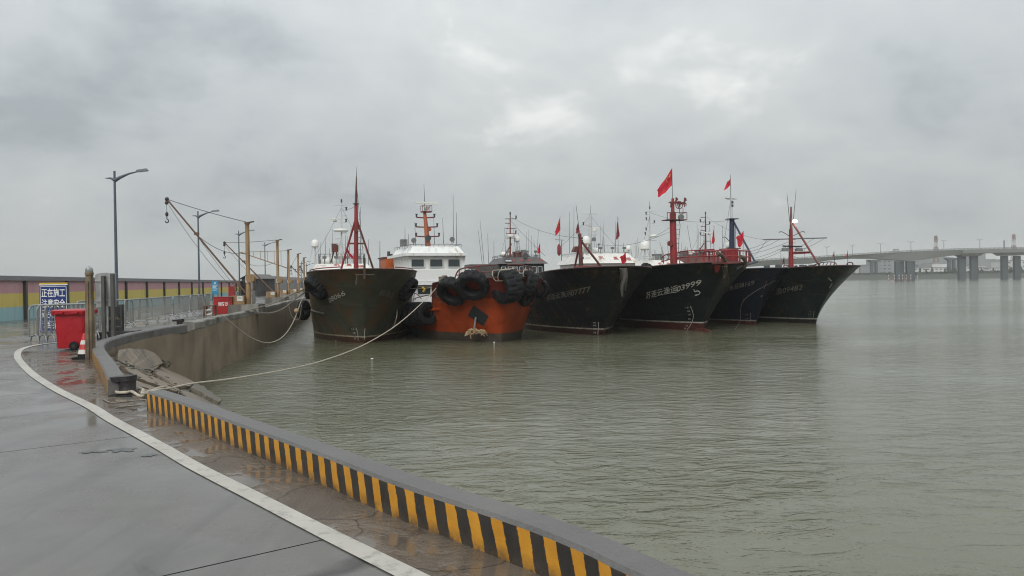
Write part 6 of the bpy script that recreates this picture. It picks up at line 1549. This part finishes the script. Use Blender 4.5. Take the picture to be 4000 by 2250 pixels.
for i, px in enumerate((3038, 3130, 3216, 3314, 3423, 3540, 3667, 3806)):
    q = zB(px, deck_z(px)); o = empty('bridge_lamp', q + Vector((0, -6.3, 0)), 0, names_[i] + ' twin-armed lamp from the trawlers along the bridge deck', 'street lamp', 'lamps along the bridge')
    MB().tube((0, 0, 0), (0, 0, 6.6), .24, .16, 6).build('pole', 'town_grey', o)
    for s_ in (-1, 1):
        ar = MB().path([(0, 0, 6.4), (s_ * .8, 0, 7.0), (s_ * 1.7, 0, 7.2)], .15, 5).build('arm', 'town_grey', o)
        MB().box(s_ * 2.0 - .4, s_ * 2.0 + .4, -.15, .15, 7.15, 7.32).build('lamp_head', 'town_grey', o)
q = zB(3899, deck_z(3899)); tag(MB().box(q.x - .25, q.x + .25, BY - 6.6, BY - 6.2, q.z, q.z + 6).build('mast_post', 'cabin_black'), 'dark single post standing on the bridge deck', 'post')
# fender piles around the main pier
for i, (px, py0) in enumerate(((3471, 1074), (3494, 1073), (3512, 1073), (3526, 1073), (3540, 1073), (3558, 1073), (3584, 1076))):
    q = aty(px, 1085, BY - 12); zt = aty(px, py0, BY - 12).z
    o = empty('marker_pile', (q.x, q.y, WZ), 0, names_[i] + ' red and white marker pile counted across the main bridge pier', 'pile', 'marker piles at the bridge pier'); hh_ = zt - WZ
    for k in range(4): MB().lathe([(.28, hh_ * k / 4), (.28, hh_ * (k + 1) / 4)], 8).build('pile_band', 'tower_red' if k % 2 == 0 else 'tower_white', o)
# far bank and flood dyke
b = MB(); pts = []
for i in range(61):
    px = 2300 + i * 45; w0 = onz(min(px, 6000), 1091.5 + (2000 - px) * .0 + 0, WZ) if False else None
    X = (px - 2000) / FPX * 690; tz = 5.5 + .5 * math.sin(i * 1.7) + .35 * math.sin(i * .61)
    pts.append((X, 690, WZ - .3)); pts.append((X, 704, WZ + tz)); pts.append((X, 1500, WZ + tz + .2))
fs = []
for i in range(60): fs += [(3*i, 3*i+3, 3*i+4, 3*i+1), (3*i+1, 3*i+4, 3*i+5, 3*i+2)]
tag(b.add(pts, fs).build('far_bank', 'bank_green', smooth=False), 'dark green grey dyke on the far shore', None, None, 'structure')
hb_ = MB(); hv = []
for i in range(41):
    X = 300 + i * 34; z = 14 + 24 * max(0, math.sin(i * .33 + 2.2)) + 30 * max(0, (i - 24) / 16) + 5 * math.sin(i * 1.3)
    hv += [(X, 1460, 0), (X, 1480, z), (X, 1700, z * .8)]
hb_.add(hv, [f for i in range(40) for f in ((3*i, 3*i+3, 3*i+4, 3*i+1), (3*i+1, 3*i+4, 3*i+5, 3*i+2))])
tag(hb_.build('distant_hill', 'far_hill'), 'hazy low hill on the far shore', None, None, 'structure')
def fbox(name, px0, px1, py0, py1, Y, depth, mt, label, cat='building', wins=None, roof=None, group='buildings on the far shore'):
    a, c = aty(px0, py1, Y), aty(px1, py0, Y); o = empty(name, ((a.x + c.x) / 2, Y, 0), 0, label, cat, group); w_ = (c.x - a.x) / 2
    MB().box(-w_, w_, 0, depth, 2.5, c.z).build('walls', mt, o, smooth=False)
    MB().box(-w_ - .4, w_ + .4, -.4, depth + .4, c.z, c.z + .8).build('roof', roof or 'town_grey', o, smooth=False)
    if wins:
        rows, cols = wins; H = c.z - 3.5
        for r_ in range(rows):
            for k in range(cols):
                x = -w_ + 2 * w_ * (k + .5) / cols; z = 3.5 + H * (r_ + .55) / rows; ww = w_ / cols * .55
                MB().box(x - ww, x + ww, -.25, -.02, z - H / rows * .16, z + H / rows * .16).build('window', 'town_window', o, smooth=False)
    return o
fbox('factory', 3568, 3716, 1046, 1073, 760, 20, 'town_white', 'long white factory with window strips between the main bridge piers', wins=(2, 9))
fbox('factory', 3585, 3640, 1035, 1050, 800, 20, 'town_grey', 'grey roofed hall above the long white factory')
fbox('factory', 3640, 3715, 1030, 1052, 810, 20, 'town_white', 'pale hall beside the striped tower foot')
fbox('factory', 3375, 3440, 1037, 1072, 780, 20, 'town_white', 'pale blue-banded factory beside the outermost bow', wins=(1, 3))
o = fbox('crane_frame', 3362, 3440, 1036, 1040, 750, 4, 'town_grey', 'grey gantry roof on thin legs beside the outermost bow', 'gantry')
fbox('factory', 3715, 3745, 1048, 1072, 790, 20, 'town_white', 'small white block left of the bridge approach pier')
fbox('apartment_block', 3760, 3850, 1040, 1072, 830, 25, 'town_white', 'white low blocks behind the bridge approach piers', wins=(2, 6))
fbox('factory', 3865, 3912, 1048, 1072, 820, 20, 'town_white', 'low white shed between the approach piers', wins=(1, 5))
fbox('power_block', 3790, 3850, 990, 1050, 1000, 30, 'town_grey', 'tall grey industrial block behind the approach pier')
fbox('power_block', 3850, 3890, 1014, 1050, 1000, 30, 'town_grey', 'lower grey industrial block beside the tall one')
fbox('factory', 3935, 4010, 1018, 1070, 900, 30, 'town_white', 'tall white building at the picture edge behind the bridge', wins=(3, 4))
fbox('factory', 3430, 3482, 1016, 1072, 900, 30, 'town_grey', 'tall grey building just behind the main bridge pier', wins=(4, 3))
fbox('factory', 3570, 3588, 1018, 1070, 900, 20, 'town_grey', 'narrow grey building right behind the main bridge pier')
fbox('factory', 3290, 3340, 1052, 1075, 760, 15, 'town_grey', 'low dark shed showing under the outermost bow')
c = aty(3500, 1000, 980); zt = aty(3500, 976, 980).z; rr_ = (3532 - 3466) / 2 / FPX * 980
o = empty('domed_hall', (c.x, 980, 0), 0, 'pale domed storage hall rising above the bridge deck', 'hall')
MB().lathe([(rr_, 0), (rr_, zt - 8), (rr_ * .9, zt - 5), (rr_ * .6, zt - 2), (rr_ * .2, zt - .4), (0, zt)], 24).build('dome', 'town_grey', o)
MB().lathe([(3.5, zt - 1), (3.5, zt + 1), (0, zt + 1.3)], 12).build('dome_cap', 'town_grey', o)
for px, py, lb in ((3657, 921, 'red and white striped tower beside the main bridge span'), (3961, 916, 'red and white striped tower at the picture edge')):
    c = aty(px, 1070, 880); zt = aty(px, py, 880).z; o = empty('striped_tower', (c.x, 880, 0), 0, lb, 'tower', 'striped towers on the far shore'); n = 7; H = zt - 3
    for k in range(n):
        z0, z1 = 3 + H * k / n, 3 + H * (k + 1) / n; w0, w1 = 2.9 - 1.9 * k / n, 2.9 - 1.9 * (k + 1) / n; mt = 'tower_red' if k % 2 == 0 else 'tower_white'
        b = MB()
        for sx_, sy_ in ((-1, -1), (1, -1), (1, 1), (-1, 1)):
            b.beam((sx_ * w0, sy_ * w0, z0), (sx_ * w1, sy_ * w1, z1), .4, .4)
        for (x0, y0_, x1, y1_) in ((-1, -1, 1, -1), (1, -1, 1, 1), (1, 1, -1, 1), (-1, 1, -1, -1)):
            b.beam((x0 * w0, y0_ * w0, z0), (x1 * w1, y1_ * w1, z1), .22, .22); b.beam((x1 * w0, y1_ * w0, z0), (x0 * w1, y0_ * w1, z1), .22, .22); b.beam((x0 * w1, y0_ * w1, z1), (x1 * w1, y1_ * w1, z1), .25, .25)
        st_ = b.build('lattice_stage', mt, o, smooth=False)
        if k >= n - 3: MB().lathe([(w1 + .9, z1 - .4), (w1 + .9, z1)], 10).build('gallery', 'tower_red', st_)
    MB().lathe([(.4, 3), (.3, zt)], 8).build('core', 'tower_white', o)
# unfinished second viaduct behind: columns with hammerheads
for i, (px, py, lb) in enumerate(((3417, 1014, 'grey hammerhead viaduct column behind the main span'), (3720, 1008, 'grey hammerhead viaduct column right of the striped tower'))):
    c = aty(px, 1070, 720); zt = aty(px, py, 720).z; o = empty('viaduct_column', (c.x, 720, 0), 0, lb, 'column', 'viaduct columns on the far shore'); o['kind'] = 'thing'
    for s_ in (-1, 1): MB().box(s_ * 2.2 - 1.1, s_ * 2.2 + 1.1, 0, 3, 2, zt - 2).build('shaft', 'pier_concrete', o, smooth=False)
    MB().hexa([(-3.6, -1, zt - 2.2), (3.6, -1, zt - 2.2), (3.6, 4, zt - 2.2), (-3.6, 4, zt - 2.2)], [(-6.5, -1, zt), (6.5, -1, zt), (6.5, 4, zt), (-6.5, 4, zt)]).build('hammerhead', 'pier_concrete', o, smooth=False)
# dyke trees: small leafy crowns
rnd = random.Random(5)
TREE_AT = ['small dark tree just right of the main bridge pier', 'second small tree right of the main bridge pier', 'small tree in front of the middle of the long white factory', 'tree at the right end of the long white factory', 'tree below the viaduct hammerhead', 'tree right of the viaduct hammerhead foot', 'second tree before the first approach pier', 'tree touching the first approach pier', 'tree just past the second approach pier', 'second tree past the second approach pier', 'tree between the last two approach piers', 'second tree between the last two approach piers', 'lone tree midway between the approach pier pairs', 'tree past the last approach pier']
def far_tree(px, Y, h, i):
    c = aty(px, 1066, Y); zb = WZ + 5.3
    o = empty('dyke_tree', (c.x, Y, zb), 0, TREE_AT[i] + ' on the far dyke', 'tree', 'trees on the far dyke')
    MB().tube((0, 0, -.3), (0, 0, h * .7), .25, .1, 5).build('trunk', 'timber_post', o)
    b = MB()
    for k in range(90):
        z = h * (.15 + .85 * rnd.random()); rr_ = (h - z) * .36 * math.sqrt(rnd.random()) + .15; a = rnd.random() * 6.28; q = Vector((rr_ * math.cos(a), rr_ * math.sin(a), z)); s_ = .35 + .3 * rnd.random()
        d1 = Vector((rnd.uniform(-1, 1), rnd.uniform(-1, 1), rnd.uniform(-1, 1))).normalized() * s_; d2 = Vector((rnd.uniform(-1, 1), rnd.uniform(-1, 1), rnd.uniform(-1, 1))).normalized() * s_
        b.add([q - d1, q + d2, q + d1, q - d2], [(0, 1, 2, 3)])
    b.build('crown', 'far_tree', o, smooth=False)
for i, px in enumerate((3594, 3618, 3641, 3690, 3701, 3713, 3726, 3734, 3822, 3834, 3943, 3950, 3880, 3990)): far_tree(px, 706, 4.0 + 2.2 * rnd.random(), i)
b = MB()
for k in range(2600):
    px = rnd.uniform(3270, 4060); c = aty(px, 1066, 706); h = rnd.uniform(.2, 1.6); q = Vector((c.x, 704 + rnd.uniform(-4, 10), WZ + 5.2 + h * .7)); s_ = rnd.uniform(.5, 1.1)
    d1 = Vector((rnd.uniform(-1, 1), rnd.uniform(-1, 1), rnd.uniform(-1, 1))).normalized() * s_; d2 = Vector((rnd.uniform(-1, 1), rnd.uniform(-1, 1), rnd.uniform(-.5, .5))).normalized() * s_
    b.add([q - d1, q + d2, q + d1, q - d2], [(0, 1, 2, 3)])
tag(b.build('undergrowth', 'far_tree', smooth=False), 'dark scrub along the top of the far dyke', None, None, 'stuff')

# ------------------------------------------------------------------ haze
mt = bpy.data.materials.new('haze'); mt.use_nodes = True; t = mt.node_tree; t.nodes.clear()
o_ = t.nodes.new('ShaderNodeOutputMaterial'); v_ = t.nodes.new('ShaderNodeVolumePrincipled')
v_.inputs['Color'].default_value = (.97, .985, .98, 1); v_.inputs['Density'].default_value = .00024; v_.inputs['Anisotropy'].default_value = .1
t.links.new(v_.outputs[0], o_.inputs['Volume'])
HZ = MB().box(-950, 2250, -80, 3250, WZ - 7, 95).build('haze', mt, smooth=False); tag(HZ, 'thin grey sea haze', None, None, 'stuff')
